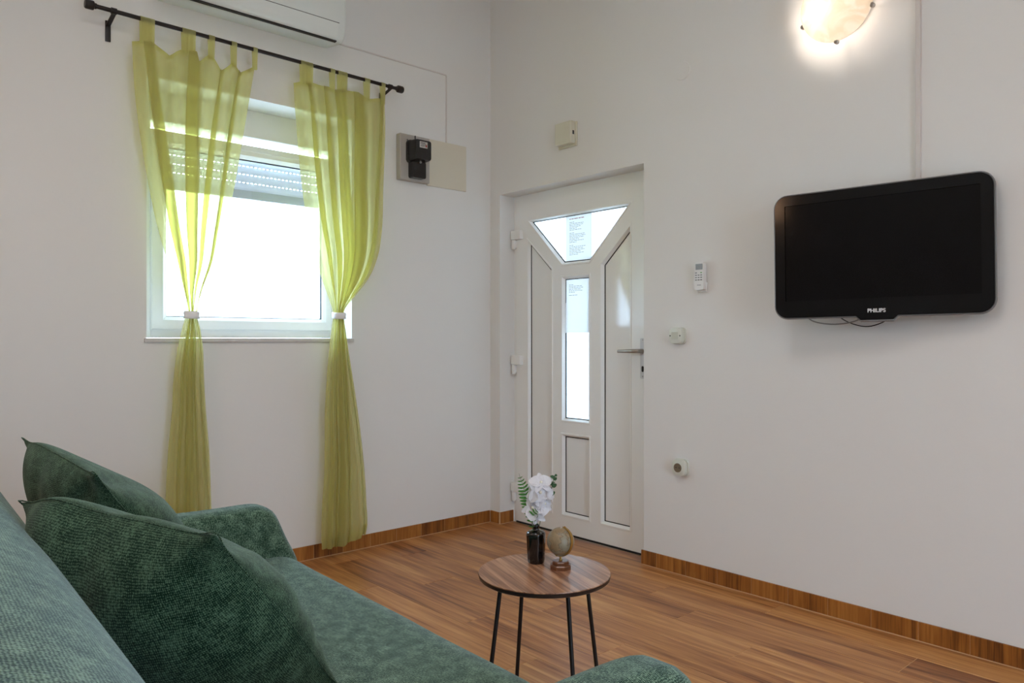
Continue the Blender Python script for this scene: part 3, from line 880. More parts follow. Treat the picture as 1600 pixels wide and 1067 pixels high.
def curtain(label, zs, xl, xr, head, tabs, folds, seed, tie_z, hem_fn):
    """voile hung from tabs, gathered by a white band; folds double back over each other"""
    t = thing('curtain', label, 'curtain', ((xl[0] + xr[0]) / 2, -0.1, 2.5), group='green voile curtains')
    order = np.argsort(zs)
    fl = crv(np.array(zs)[order], np.array(xl)[order]); fr = crv(np.array(zs)[order], np.array(xr)[order])
    hx, hz = np.array([h[0] for h in head]), np.array([h[1] for h in head])
    rnd = np.random.default_rng(seed)
    ph = rnd.uniform(0, 6.28, 8)
    NU, NV = 200, 130
    bm = bmesh.new()
    grid = []
    zbot = min(zs); ztop0 = max(zs)

    def section(z, w):
        """cloth path across one height: s along the width 0..1, y depth; each fold doubles back on itself"""
        tt = (ztop0 - z) / (ztop0 - tie_z) if z > tie_z else 1.0
        tb = (tie_z - z) / (tie_z - zbot) if z < tie_z else 0.0
        P = [(0.0, 0.0)]
        for k, (c0, c1, c2, w0, w1, w2) in enumerate(folds):
            c = c0 + (c1 - c0) * tt + (c2 - c1) * tb; fw = w0 + (w1 - w0) * tt + (w2 - w1) * tb
            d = 0.012 if k % 2 else 0.009
            P += [(c - fw * 0.1, d * 0.3), (c + fw / 2, d), (c + fw * 0.46, -d * 0.2), (c, -d * 0.4), (c - fw * 0.46, -d * 0.6), (c - fw / 2, -d), (c + fw * 0.1, -d * 0.7)]
        P.append((1.0, 0.0))
        P = np.array(P)
        seg = np.hypot(np.diff(P[:, 0]), np.diff(P[:, 1]) * 4)
        L = np.r_[0, np.cumsum(seg)]; L /= L[-1]
        u = np.linspace(0, 1, NU + 1)
        S_, Y_ = np.interp(u, L, P[:, 0]), np.interp(u, L, P[:, 1])
        ker = np.hanning(9); ker /= ker.sum()
        pad = lambda v: np.convolve(np.r_[[v[0]] * 4, v, [v[-1]] * 4], ker, 'valid')
        return pad(S_), pad(Y_)

    for i in range(NV + 1):
        rowv = []
        tcol = i / NV
        zmid = ztop0 + (zbot - ztop0) * tcol
        S_, Y_ = section(zmid, 0)
        for q in range(NU + 1):
            u = float(S_[q])
            ztop = float(np.interp(fl(2.5) + (fr(2.5) - fl(2.5)) * u, hx, hz))
            zb = zbot + hem_fn(u)
            z = ztop + (zb - ztop) * tcol
            zc = min(max(z, zbot), ztop0)
            a, b = fl(zc), fr(zc); w = b - a
            g = min(1, w / 0.5)
            near_rod = max(0.3, 1 - max(0, z - 2.40) * 7)
            rip = (0.011 * math.sin(2 * PI * 3.2 * u + ph[0] + 0.7 * z) + 0.006 * math.sin(2 * PI * 7.3 * u + ph[1] - 0.9 * z)) * (0.5 + 0.5 * g)
            if z < tie_z: rip += 0.005 * math.sin(2 * PI * 2.6 * u + ph[2] + 0.6 * z) * min(1, (tie_z - z) * 3)
            xr_ = 0.012 * w * math.sin(2 * PI * 4.3 * u + ph[3] + 1.3 * z) * (4 * u * (1 - u))
            y = -0.1 + (Y_[q] * (1.2 if z > tie_z else 1.6) + rip) * near_rod
            if z < 0.12: y = min(y, -0.02)
            rowv.append(bm.verts.new((a + w * u + xr_, y, z)))
        grid.append(rowv)
    for i in range(NV):
        for q in range(NU):
            bm.faces.new((grid[i][q], grid[i][q + 1], grid[i + 1][q + 1], grid[i + 1][q]))
    cloth = to_obj('voile', bm, M_SHEER, t, world=True, smooth=True)
    # stitched header and hem: a second layer of cloth along the top and bottom edges
    for nm, r0, r1 in (('header_band', 0, 1), ('hem_band', NV - 3, NV)):
        bm = bmesh.new(); vv = []
        for i in range(r0, r1 + 1):
            vv.append([])
            for q in range(NU + 1):
                zadd = 0
                co = cloth.data.vertices[i * (NU + 1) + q].co
                vv[-1].append(bm.verts.new((co.x, co.y - 0.0015, co.z)))
        for i in range(len(vv) - 1):
            for q in range(NU):
                bm.faces.new((vv[i][q], vv[i][q + 1], vv[i + 1][q + 1], vv[i + 1][q]))
        to_obj(nm, bm, M_SHEER, t, smooth=True)
    for (a, b) in tabs:
        bm = bmesh.new()
        xm = (a + b) / 2; zr = RZ(xm)
        za = float(np.interp(a, hx, hz)); zb = float(np.interp(b, hx, hz))
        loops = []
        nseg = 8 if b - a > 0.04 else 3
        path = []
        for k in range(13):
            an = PI * k / 12
            path.append((-0.1 - 0.0115 * math.cos(an), 0.0115 * math.sin(an)))
        for m in range(nseg + 1):
            f = m / nseg
            x = a + (b - a) * f
            zt_ = za + (zb - za) * f - 0.012
            rip = 0.0025 * math.sin(m * 2.3) if nseg > 3 else 0
            lst = [(x, -0.104 + rip, zt_)] + [(x, y + rip * (0.3), zr + dz) for y, dz in path] + [(x, -0.096 + rip, zt_)]
            loops.append(lst)
        loft(bm, loops, cap=False, closed=False)
        to_obj('tab', bm, M_SHEER, t, world=True, smooth=True)
    bm = bmesh.new()
    a, b = fl(tie_z), fr(tie_z)
    L = []
    for z, gx in ((tie_z - 0.017, 0.004), (tie_z - 0.016, 0.0085), (tie_z - 0.004, 0.0075), (tie_z + 0.006, 0.009), (tie_z + 0.015, 0.0085), (tie_z + 0.017, 0.004)):
        L.append([((a + b) / 2 + ((b - a) / 2 + gx) * math.cos(2 * PI * k / 24), -0.1 + (0.026 + gx) * math.sin(2 * PI * k / 24), z + 0.002 * math.sin(2 * PI * k / 24)) for k in range(24)])
    loft(bm, L, cap=False)
    to_obj('tieback', bm, M_TIE, t, world=True, smooth=True)['label'] = 'white band gathering the curtain'
    return t


Lz = [2.539, 2.221, 1.901, 1.6885, 1.519, 1.4225, 1.309, 1.2855, 1.2345, 1.145, 1.005, 0.847, 0.6685, 0.3705, 0.06]
Lxl = [-2.170, -2.149, -2.101, -2.058, -2.008, -1.975, -1.938, -1.934, -1.946, -1.966, -1.986, -1.994, -2.011, -2.025, -2.04]
Lxr = [-1.599, -1.650, -1.704, -1.748, -1.793, -1.838, -1.877, -1.881, -1.868, -1.853, -1.847, -1.838, -1.823, -1.811, -1.80]
Lhead = [(-2.172, 2.494), (-2.13, 2.507), (-2.074, 2.514), (-2.012, 2.473), (-1.954, 2.51), (-1.892, 2.522), (-1.88, 2.477), (-1.826, 2.52), (-1.806, 2.519), (-1.772, 2.459), (-1.72, 2.509), (-1.702, 2.511), (-1.67, 2.475), (-1.613, 2.519), (-1.599, 2.517)]
curtain('left green voile curtain, its foot hidden behind the sofa arm', Lz, Lxl, Lxr, Lhead, [(-2.132, -2.072), (-1.952, -1.892), (-1.831, -1.803), (-1.723, -1.697), (-1.616, -1.594)],
        [(0.13, 0.30, 0.22, 0.10, 0.22, 0.0), (0.48, 0.50, 0.50, 0.10, 0.24, 0.26), (0.71, 0.64, 0.74, 0.035, 0.12, 0.0), (0.88, 0.82, 0.93, 0.03, 0.16, 0.03)], 3, 1.289, lambda u: 0.0)
Rz_ = [2.529, 2.3765, 2.0115, 1.7685, 1.624, 1.5205, 1.399, 1.326, 1.302, 1.2785, 1.21, 1.1245, 0.816, 0.4875, 0.2645, 0.154, 0.07]
Rxl = [-1.407, -1.393, -1.358, -1.319, -1.279, -1.25, -1.202, -1.176, -1.172, -1.176, -1.187, -1.198, -1.224, -1.228, -1.243, -1.246, -1.243]
Rxr = [-0.859, -0.854, -0.865, -0.875, -0.904, -0.953, -1.053, -1.111, -1.114, -1.111, -1.099, -1.084, -1.029, -0.985, -0.969, -0.965, -0.985]
Rhead = [(-1.407, 2.485), (-1.365, 2.499), (-1.297, 2.51), (-1.206, 2.509), (-1.179, 2.501), (-1.097, 2.517), (-1.023, 2.520), (-0.971, 2.497), (-0.889, 2.518), (-0.859, 2.500)]
curtain('right green voile curtain falling to the skirting beside the sofa seat', Rz_, Rxl, Rxr, Rhead, [(-1.365, -1.297), (-1.197, -1.17), (-1.152, -1.097), (-0.99, -0.957), (-0.885, -0.859)],
        [(0.16, 0.22, 0.17, 0.05, 0.14, 0.14), (0.33, 0.38, 0.30, 0.03, 0.12, 0.0), (0.49, 0.52, 0.42, 0.16, 0.24, 0.12), (0.69, 0.68, 0.62, 0.15, 0.20, 0.0), (0.965, 0.86, 0.96, 0.05, 0.14, 0.03)], 11, 1.302, lambda u: 0.035 * max(0, u - 0.5) * 2)

# air conditioner
ac = thing('air_conditioner', 'white wall air conditioner above the curtain rod', 'air conditioner', (-1.6, 0, 2.74))
prof = [(0, 2.752), (-0.05, 2.744), (-0.12, 2.734), (-0.158, 2.730), (-0.172, 2.733), (-0.19, 2.755), (-0.204, 2.80), (-0.206, 2.86), (-0.204, 2.97), (-0.19, 3.005), (-0.16, 3.02), (0, 3.02)]


def acl(x, d):
    cyv, czv = -0.09, 2.88
    return [(x, min(0, y + (d if y < -0.001 else 0)), z + (d if z < czv else -d)) for y, z in prof]


bm = bmesh.new()
loft(bm, [acl(-2.045, 0.010), acl(-2.038, 0.003), acl(-2.028, 0.0), acl(-1.172, 0.0), acl(-1.162, 0.003), acl(-1.155, 0.010)])
to_obj('body', bm, M_ACW, ac, world=True, sharp=50)
bm = bmesh.new()   # air outlet flap, proud of the curved lower front
fl_ = [(-0.1735, 2.7375), (-0.190, 2.7525), (-0.2035, 2.785), (-0.2075, 2.812), (-0.2105, 2.812), (-0.2065, 2.783), (-0.193, 2.749), (-0.1765, 2.7345)]
loft(bm, [[(x, y, z) for y, z in fl_] for x in (-1.99, -1.98, -1.215, -1.205)])
to_obj('flap', bm, M_ACW, ac, world=True, sharp=50)
bm = bmesh.new()
box(bm, -1.995, -1.20, -0.178, -0.160, 2.7265, 2.7335); prism(bm, [(-1.995, -0.2062, 2.8135), (-1.995, -0.2085, 2.8135), (-1.995, -0.2085, 2.8160), (-1.995, -0.2062, 2.8160)], [(-1.20, -0.2062, 2.8135), (-1.20, -0.2085, 2.8135), (-1.20, -0.2085, 2.8160), (-1.20, -0.2062, 2.8160)])
to_obj('outlet_gap', bm, M_DARK, ac, world=True)

bm = bmesh.new(); box(bm, -1.155, -0.356, -0.006, 0, 2.793, 2.801, 0.001, 1); box(bm, -0.360, -0.352, -0.006, 0, 2.385, 2.793, 0.001, 1)
single('pipe_trunking', bm, M_DUCT, 'slim painted cable trunking from the air conditioner down to the cream panel', 'cable duct', (-0.36, 0, 2.385))
bm = bmesh.new(); box(bm, -0.505, -0.205, -0.010, 0, 2.100, 2.382, 0.003)
single('cover_panel', bm, M_COVER, 'cream rectangular cover panel on the wall beside the electric meter', 'cover panel', (-0.355, 0, 2.10))
mt = thing('electricity_meter', 'black electricity meter on a grey board between curtain and cream panel', 'meter', (-0.61, 0, 2.10))
bm = bmesh.new(); box(bm, -0.718, -0.508, -0.042, 0, 2.104, 2.372, 0.005); to_obj('board', bm, M_MBOARD, mt, world=True)
bm = bmesh.new(); box(bm, -0.618, -0.612, -0.048, -0.042, 2.33, 2.37, 0.001, 1); to_obj('lead', bm, M_DARK, mt, world=True)
bm = bmesh.new(); box(bm, -0.672, -0.666, -0.046, -0.042, 2.335, 2.341, 0.001, 1); to_obj('screw', bm, M_DARK, mt, world=True)
bm = bmesh.new(); prism(bm, [(a - 0.614, -0.042, b + 2.270) for a, b in rrect(0.128, 0.135, 0.02)], [(a - 0.614, -0.062, b + 2.270) for a, b in rrect(0.126, 0.133, 0.02)], 0.003)
to_obj('back_case', bm, M_BAKE, mt, world=True, sharp=40)
bm = bmesh.new(); loft(bm, [[(a * s - 0.614, y, b * s + 2.272) for a, b in rrect(0.118, 0.122, 0.014)] for y, s in ((-0.062, 1.0), (-0.066, 0.985), (-0.122, 0.95), (-0.130, 0.90))])
to_obj('case', bm, M_BAKE, mt, world=True, sharp=40)
bm = bmesh.new(); box(bm, -0.642, -0.588, -0.1325, -0.129, 2.282, 2.318, 0.001, 1); to_obj('dial_plate', bm, plain('dial_plate', S(196, 190, 184), 0.35), mt, world=True)
bm = bmesh.new()
for z, a, b in ((2.310, -0.636, -0.606), (2.304, -0.638, -0.600), (2.2965, -0.634, -0.596), (2.290, -0.638, -0.61)): box(bm, a, b, -0.1335, -0.1324, z, z + 0.0025)
to_obj('dial_print', bm, M_DARK, mt, world=True)
bm = bmesh.new(); box(bm, -0.604, -0.593, -0.1336, -0.1324, 2.288, 2.301); to_obj('red_digits', bm, plain('meter_red', S(150, 60, 54), 0.5), mt, world=True)
bm = bmesh.new(); loft(bm, [[(a * s - 0.612, y, b + 2.165 - dz) for a, b in rrect(0.098, 0.098, 0.012)] for y, s, dz in ((-0.042, 1.0, 0), (-0.080, 0.96, 0), (-0.088, 0.9, 0.001))])
to_obj('terminal_cover', bm, M_BAKE, mt, world=True, sharp=40)
bm = bmesh.new(); bmesh.ops.create_uvsphere(bm, u_segments=12, v_segments=8, radius=0.007, matrix=Matrix.Translation((-0.614, -0.100, 2.205))); tube(bm, [(-0.614, -0.1, 2.205), (-0.618, -0.102, 2.216), (-0.61, -0.1, 2.222)], 0.0015, 6)
to_obj('seal', bm, M_METAL, mt, world=True, smooth=True)


# ------------------------------------------------------------------ sofa
def uvbox(o, s=1.0):
    """box-projected UVs in metres so the weave keeps one scale"""
    me = o.data
    uv = me.uv_layers.new(name='weave')
    for p in me.polygons:
        n = p.normal; ax = max(range(3), key=lambda i: abs(n[i]))
        for li in p.loop_indices:
            c = me.vertices[me.loops[li].vertex_index].co
            uv.data[li].uv = ((c.y * s, c.z * s) if ax == 0 else (c.x * s, c.z * s) if ax == 1 else (c.y * s, c.x * s))


def uvgrid(o, func):
    me = o.data; uv = me.uv_layers.new(name='weave')
    for p in me.polygons:
        for li in p.loop_indices:
            uv.data[li].uv = func(me.vertices[me.loops[li].vertex_index].co)


def subsurf(o, n=2):
    m = o.modifiers.new('smooth', 'SUBSURF'); m.levels = n; m.render_levels = n
    return o


SOX, SOY = -2.45, -2.0
sofa = thing('sofa', 'green chenille sofa with a low back and flared arms', 'sofa', (SOX, SOY, 0), (0, 0, math.radians(-2.0)))
# all sofa coordinates below are world-like; shifted to the sofa's own frame
sh = lambda p: (p[0] - SOX, p[1] - SOY, p[2])


def resample(P, n):
    P = np.array(P + [P[0]], float)
    d = np.r_[0, np.cumsum(np.linalg.norm(np.diff(P, axis=0), axis=1))]
    s = np.linspace(0, d[-1], n, endpoint=False)
    return [(float(np.interp(q, d, P[:, 0])), float(np.interp(q, d, P[:, 1]))) for q in s]


def puffy(name, prof, axis, ends, mat, r=0.05, n=44, bulge=0.0):
    """upholstered solid: 2-D outline swept along an axis with rounded ends"""
    P = resample(prof, n)
    c = np.mean(np.array(P), axis=0)
    a, b = ends
    st = [(a, r), (a + 0.12 * r, r * 0.55), (a + 0.4 * r, r * 0.2), (a + r, 0.0)]
    m = 14
    st += [(a + r + (b - a - 2 * r) * k / m, -bulge * math.sin(PI * k / m)) for k in range(1, m)]
    st += [(b - r, 0.0), (b - 0.4 * r, r * 0.2), (b - 0.12 * r, r * 0.55), (b, r)]
    loops = []
    for pos, d in st:
        Q = inset(P, d) if abs(d) > 1e-6 else P
        loops.append([sh((q[0], pos, q[1])) if axis == 'y' else sh((pos, q[0], q[1])) for q in Q])
    bm = bmesh.new(); loft(bm, loops)
    for v in bm.verts:      # soft unevenness of the stuffing
        k = mnoise.noise(v.co * 4.0) * 0.006
        v.co += v.co.normalized() * k * 0.5 + Vector((0, 0, k * 0.6))
    o = to_obj(name, bm, mat, sofa, smooth=True)
    uvbox(o)
    return subsurf(o, 1)


back_prof = [(-2.60, 0.30), (-2.62, 0.42), (-2.705, 0.54), (-2.77, 0.65), (-2.82, 0.74), (-2.855, 0.80), (-2.90, 0.85), (-2.96, 0.885), (-3.03, 0.90), (-3.09, 0.88), (-3.13, 0.83), (-3.14, 0.6), (-3.14, 0.15), (-2.9, 0.13), (-2.68, 0.15)]
puffy('backrest', back_prof, 'y', (-3.17, -1.13), M_SOFA, 0.045, 60)
seat_prof = [(-2.66, 0.20), (-2.66, 0.40), (-2.62, 0.425), (-2.3, 0.43), (-2.02, 0.425), (-1.965, 0.405), (-1.945, 0.37), (-1.945, 0.26), (-1.965, 0.20)]
puffy('seat', seat_prof, 'y', (-2.875, -1.165), M_SOFA, 0.03, 52, 0.004)
arm_prof = [(-2.95, 0.13), (-2.95, 0.57), (-2.93, 0.592), (-2.88, 0.600), (-2.5, 0.603), (-2.11, 0.603), (-2.055, 0.597), (-2.025, 0.572), (-1.985, 0.47), (-1.945, 0.40), (-1.935, 0.36), (-1.94, 0.15), (-1.97, 0.13)]
puffy('armrest', arm_prof, 'y', (-1.225, -1.085), M_SOFA, 0.042, 64)
puffy('armrest', [(x + 0.03, z * 1.03) for x, z in arm_prof], 'y', (-2.955, -2.815), M_SOFA, 0.042, 64)
bm = bmesh.new(); box(bm, -3.05 - SOX, -1.99 - SOX, -2.90 - SOY, -1.13 - SOY, 0.09, 0.21, 0.01); o = to_obj('base', bm, M_SOFA, sofa); uvbox(o)
for x in (-3.0, -2.03):
    for y in (-2.86, -1.17):
        bm = bmesh.new(); lathe(bm, [(0, 0), (0.022, 0), (0.028, 0.14), (0, 0.14)], sh((x, y, 0)), 16)
        to_obj('foot', bm, M_BLACK, sofa, sharp=40)


# cushions: two sheets sewn together and blown up by a small cloth solver
def inflate(size, n, press, steps, seed, pinch):
    rnd = np.random.default_rng(seed)
    h = size / n
    idx = -np.ones((2, n + 1, n + 1), int)
    pos = []
    for s in range(2):
        for i in range(n + 1):
            for j_ in range(n + 1):
                edge = i in (0, n) or j_ in (0, n)
                if s == 1 and edge:
                    idx[1, i, j_] = idx[0, i, j_]; continue
                idx[s, i, j_] = len(pos)
                u, v = i / n, j_ / n
                z = (1 if s == 0 else -1) * 0.5 * h * (0 if edge else 1)
                pos.append(((u - 0.5) * size, (v - 0.5) * size, z + rnd.normal() * 0.0006))
    p = np.array(pos); v = np.zeros_like(p)
    E = []; B = []
    for s in range(2):
        I = idx[s]
        for i in range(n + 1):
            for j_ in range(n + 1):
                if i < n: E.append((I[i, j_], I[i + 1, j_], h))
                if j_ < n: E.append((I[i, j_], I[i, j_ + 1], h))
                if i < n and j_ < n:
                    E.append((I[i, j_], I[i + 1, j_ + 1], h * 1.41421)); E.append((I[i + 1, j_], I[i, j_ + 1], h * 1.41421))
                if i < n - 1: B.append((I[i, j_], I[i + 2, j_], 2 * h))
                if j_ < n - 1: B.append((I[i, j_], I[i, j_ + 2], 2 * h))
    E = list(dict.fromkeys((min(a, b), max(a, b), l) for a, b, l in E))
    a = np.array([e[0] for e in E]); b = np.array([e[1] for e in E]); L0 = np.array([e[2] for e in E])
    ab = np.array([e[0] for e in B]); bb = np.array([e[1] for e in B]); Lb = np.array([e[2] for e in B])
    F = []
    for s in range(2):
        I = idx[s]
        for i in range(n):
            for j_ in range(n):
                q = (I[i, j_], I[i + 1, j_], I[i + 1, j_ + 1], I[i, j_ + 1])
                F.append(q if s == 0 else q[::-1])
    Fa = np.array(F)
    cnt = np.zeros(len(p)); np.add.at(cnt, a, 1); np.add.at(cnt, b, 1); cnt = np.maximum(cnt, 1)[:, None]
    cntb = np.zeros(len(p)); np.add.at(cntb, ab, 1); np.add.at(cntb, bb, 1); cntb = np.maximum(cntb, 1)[:, None]
    for it in range(steps):
        d1 = p[Fa[:, 2]] - p[Fa[:, 0]]; d2 = p[Fa[:, 3]] - p[Fa[:, 1]]
        fn = np.cross(d1, d2) * 0.5
        acc = np.zeros_like(p)
        for k in range(4): np.add.at(acc, Fa[:, k], fn)
        old = p.copy()
        v = v * 0.90 + acc / (h * h) * press
        p = p + v
        if pinch is not None:
            p = pinch(p, it / steps)
        for _ in range(10):
            d = p[b] - p[a]; l = np.linalg.norm(d, axis=1); l = np.maximum(l, 1e-9)
            c = ((l - L0) / l * 0.5)[:, None] * d
            cp = np.zeros_like(p); np.add.at(cp, a, c); np.add.at(cp, b, -c)
            p = p + cp / cnt * 1.6
        d = p[bb] - p[ab]; l = np.maximum(np.linalg.norm(d, axis=1), 1e-9)
        c = (np.minimum(l - Lb, 0) / l * 0.5)[:, None] * d * 0.25      # resist sharp bends
        cp = np.zeros_like(p); np.add.at(cp, ab, c); np.add.at(cp, bb, -c)
        p = p + cp / cntb
        v = (p - old)
    p -= p.mean(axis=0)
    seam = [idx[0, i, 0] for i in range(n + 1)] + [idx[0, n, k] for k in range(1, n + 1)] + [idx[0, i, n] for i in range(n - 1, -1, -1)] + [idx[0, 0, k] for k in range(n - 1, 0, -1)]
    uvs = {}
    for s in range(2):
        for i in range(n + 1):
            for k in range(n + 1): uvs[int(idx[s, i, k])] = (i * h, k * h)
    return p, F, seam, uvs


def cushion(label, ftop, ntop, nbot, seed, size, thick=1.0, creases=(), hump=0.035, back=0.88):
    """ftop/ntop/nbot: world corners (far top, near top, near bottom)"""
    ft, nt_, nb = Vector(ftop), Vector(ntop), Vector(nbot)
    ux = (nt_ - ft).normalized(); vy = (nt_ - nb); vy = (vy - ux * vy.dot(ux)).normalized(); nz = ux.cross(vy)
    c = ft + (nt_ - ft) * 0.5 - vy * (nt_ - nb).length * 0.5
    sx = (nt_ - ft).length; sy = (nt_ - nb).length
    p, F, seam, uvs = inflate(size, 34, 0.00042, 150, seed, None)
    ext = p.max(axis=0) - p.min(axis=0)
    k = np.array([sx / ext[0], sy / ext[1], (sx / ext[0]) * thick])
    p = p * k
    p[:, 2] *= np.where(p[:, 2] > 0, back, 0.52)      # fuller towards the backrest
    v01 = np.clip(p[:, 1] / (0.5 * sy), 0, 1); v01 = v01 * v01 * (3 - 2 * v01)
    p[:, 2] *= np.where(p[:, 2] < 0, 1 - 0.5 * v01, 1.0)      # front slack near the top edge
    p[:, 1] += hump * np.exp(-((p[:, 0] / sx + 0.27) / 0.17) ** 2) * v01      # top edge bulges up at the far side
    q = p.copy()
    for (u0, v0, u1, v1, A, wv) in creases:       # soft fold lines across both faces, in cushion widths
        a_, b_ = np.array([u0 * sx, v0 * sy]), np.array([u1 * sx, v1 * sy])
        ab_ = b_ - a_; tt = np.clip(((q[:, :2] - a_) @ ab_) / (ab_ @ ab_), 0, 1)
        dist = np.linalg.norm(q[:, :2] - (a_ + tt[:, None] * ab_), axis=1)
        fall = A * np.exp(-(dist / wv) ** 2) * (1 - 0.6 * np.abs(tt - 0.3))
        rim = np.clip(np.abs(q[:, 2]) / 0.02, 0, 1)
        p[:, 2] -= np.sign(q[:, 2]) * fall * rim
    base = c - vy * sy * 0.5
    t = thing('cushion', label, 'cushion', tuple(base), group='scatter cushions on the sofa')
    Mx = Matrix(((ux.x, vy.x, nz.x, c.x), (ux.y, vy.y, nz.y, c.y), (ux.z, vy.z, nz.z, c.z), (0, 0, 0, 1)))
    bm = bmesh.new()
    vs = [bm.verts.new(Mx @ Vector(q)) for q in p]
    for f in F: bm.faces.new([vs[i] for i in f])
    uvl = bm.loops.layers.uv.new('weave')
    bm.verts.index_update()
    for f in bm.faces:
        for l in f.loops: l[uvl].uv = uvs[l.vert.index]
    o = to_obj('cover', bm, M_CUSH, t, world=True, smooth=True); subsurf(o, 1)
    bm = bmesh.new()
    tube(bm, [Mx @ Vector(p[i]) for i in seam] + [Mx @ Vector(p[seam[0]])], 0.0016, 6)
    o = to_obj('piping', bm, M_CUSH, t, world=True, smooth=True); uvbox(o)
    return t


cushion('dark green cushion nearer the camera, in front', (-2.868, -1.965, 0.853), (-2.67, -2.467, 0.855), (-2.36, -2.37, 0.46), 4, 0.55, creases=((-0.45, 0.42, -0.1, 0.1, 0.014, 0.022), (0.42, 0.40, 0.2, 0.12, 0.010, 0.024), (0.46, 0.2, 0.25, -0.05, 0.005, 0.022), (0.0, 0.46, 0.05, 0.2, 0.012, 0.03), (0.46, -0.1, 0.2, -0.2, 0.008, 0.016), (0.46, -0.25, 0.15, -0.33, 0.008, 0.016)))
cushion('dark green cushion at the far end, behind the other', (-2.775, -1.38, 0.915), (-2.72, -1.89, 0.885), (-2.42, -1.86, 0.46), 9, 0.55, creases=((-0.42, 0.44, -0.15, 0.2, 0.014, 0.022), (0.4, 0.42, 0.1, 0.15, 0.018, 0.025), (0.0, 0.46, 0.0, 0.2, 0.010, 0.03)), hump=0.012, back=0.62)

# ------------------------------------------------------------------ side table with vase and globe
TX, TY, TZ = -1.495, -2.030, 0.450
tb = thing('side_table', 'small round wood-topped table on four thin black legs', 'table', (TX, TY, 0), (0, 0, math.radians(-18)))
bm = bmesh.new(); lathe(bm, [(0, -0.004), (0.203, -0.004), (0.205, -0.002), (0.2045, 0.0), (0, 0.0)], (0, 0, TZ), 72)
to_obj('tabletop', bm, M_TABLE, tb, sharp=40)
bm = bmesh.new(); lathe(bm, [(0, -0.018), (0.196, -0.018), (0.203, -0.014), (0.2055, -0.004), (0, -0.004)], (0, 0, TZ), 72)
to_obj('table_edge', bm, plain('dark_edge', S(36, 32, 32), 0.35), tb, sharp=40)
camr = math.atan2(-0.66708, 0.74499) - math.radians(-18)      # the camera's right, seen in the table's frame
for k in range(4):
    a = camr + math.radians(25 + 90 * k)
    bm = bmesh.new()
    tube(bm, [(0.148 * math.cos(a), 0.148 * math.sin(a), TZ - 0.016), (0.205 * math.cos(a), 0.205 * math.sin(a), 0.0)], 0.0065, 10)
    to_obj('leg', bm, M_BLACK, tb, sharp=50)

VX, VY = -1.449, -1.944
vase = thing('vase', 'small black glass bottle vase on the side table', 'vase', (VX, VY, TZ))
bm = bmesh.new()
prof = [(0, 0), (0.024, 0), (0.0265, 0.003), (0.0275, 0.010), (0.029, 0.045), (0.0305, 0.080), (0.0312, 0.092), (0.030, 0.098), (0.024, 0.102), (0.013, 0.105), (0.0105, 0.108), (0.0105, 0.116), (0.0125, 0.118), (0.0128, 0.122), (0.011, 0.124), (0.0085, 0.122), (0.0085, 0.108), (0, 0.108)]
seg = 48
loops = []
for r, z in prof:
    L = []
    for i in range(seg):
        a = 2 * PI * i / seg
        rr = r
        if 0.008 < z < 0.094 and r > 0.02:
            rr = r * (1 + 0.022 * (1 if (i % 6) < 4 else -1.4) * (1 if z < 0.05 else 0.6))
        L.append((max(rr, 1e-5) * math.cos(a), max(rr, 1e-5) * math.sin(a), z))
    loops.append(L)
loft(bm, loops); bmesh.ops.remove_doubles(bm, verts=bm.verts, dist=2e-5)
to_obj('bottle', bm, M_VASE, vase, sharp=50)

# directions of the picture at the table, to set out the flowers in the vase
RT = Vector((0.74499, -0.66708, 0)); FW = Vector((0.66708, 0.74499, 0)); UP = Vector((0, 0, 1))
VT = Vector((VX, VY, TZ + 0.11))


def petal(bm, c, d, nrm_, ln, wd, cup, notch=0.0):
    """one curved petal from c along d, facing nrm_"""
    d = d.normalized(); nn = (nrm_ - d * nrm_.dot(d)).normalized(); s = d.cross(nn)
    g = []
    for i in range(7):
        t_ = i / 6
        w = wd * math.sin(PI * min(1, 0.10 + 0.86 * t_) ** 0.85) ** 0.7
        rowv = []
        for k in range(-2, 3):
            f = k / 2
            z = cup * (t_ ** 1.5) * ln * -0.5 + cup * 0.35 * wd * (f * f) + 0.0015 * math.sin(9 * t_ + 3 * f)
            rowv.append(bm.verts.new(c + d * (ln * t_) + s * (w * f) + nn * z))
        g.append(rowv)
    for i in range(6):
        for k in range(4): bm.faces.new((g[i][k], g[i][k + 1], g[i + 1][k + 1], g[i + 1][k]))


def orchid_flower(parent, c, face, size, roll):
    face = face.normalized()
    a0 = face.orthogonal().normalized(); b0 = face.cross(a0)
    dirv = lambda ang: a0 * math.cos(ang) + b0 * math.sin(ang)
    bm = bmesh.new(); bmesh.ops.create_uvsphere(bm, u_segments=10, v_segments=6, radius=size * 0.07, matrix=Matrix.Translation(c + face * size * 0.03))
    core = to_obj('flower', bm, M_CORE, parent, world=True, smooth=True)
    for k in range(5):
        big = k in (1, 4)
        bm = bmesh.new()
        petal(bm, c, dirv(roll + 2 * PI * k / 5) + face * 0.12, face, size * (0.56 if big else 0.54), size * (0.30 if big else 0.17), 0.5)
        to_obj('petal', bm, M_PETAL, core, world=True, smooth=True, recalc=False)


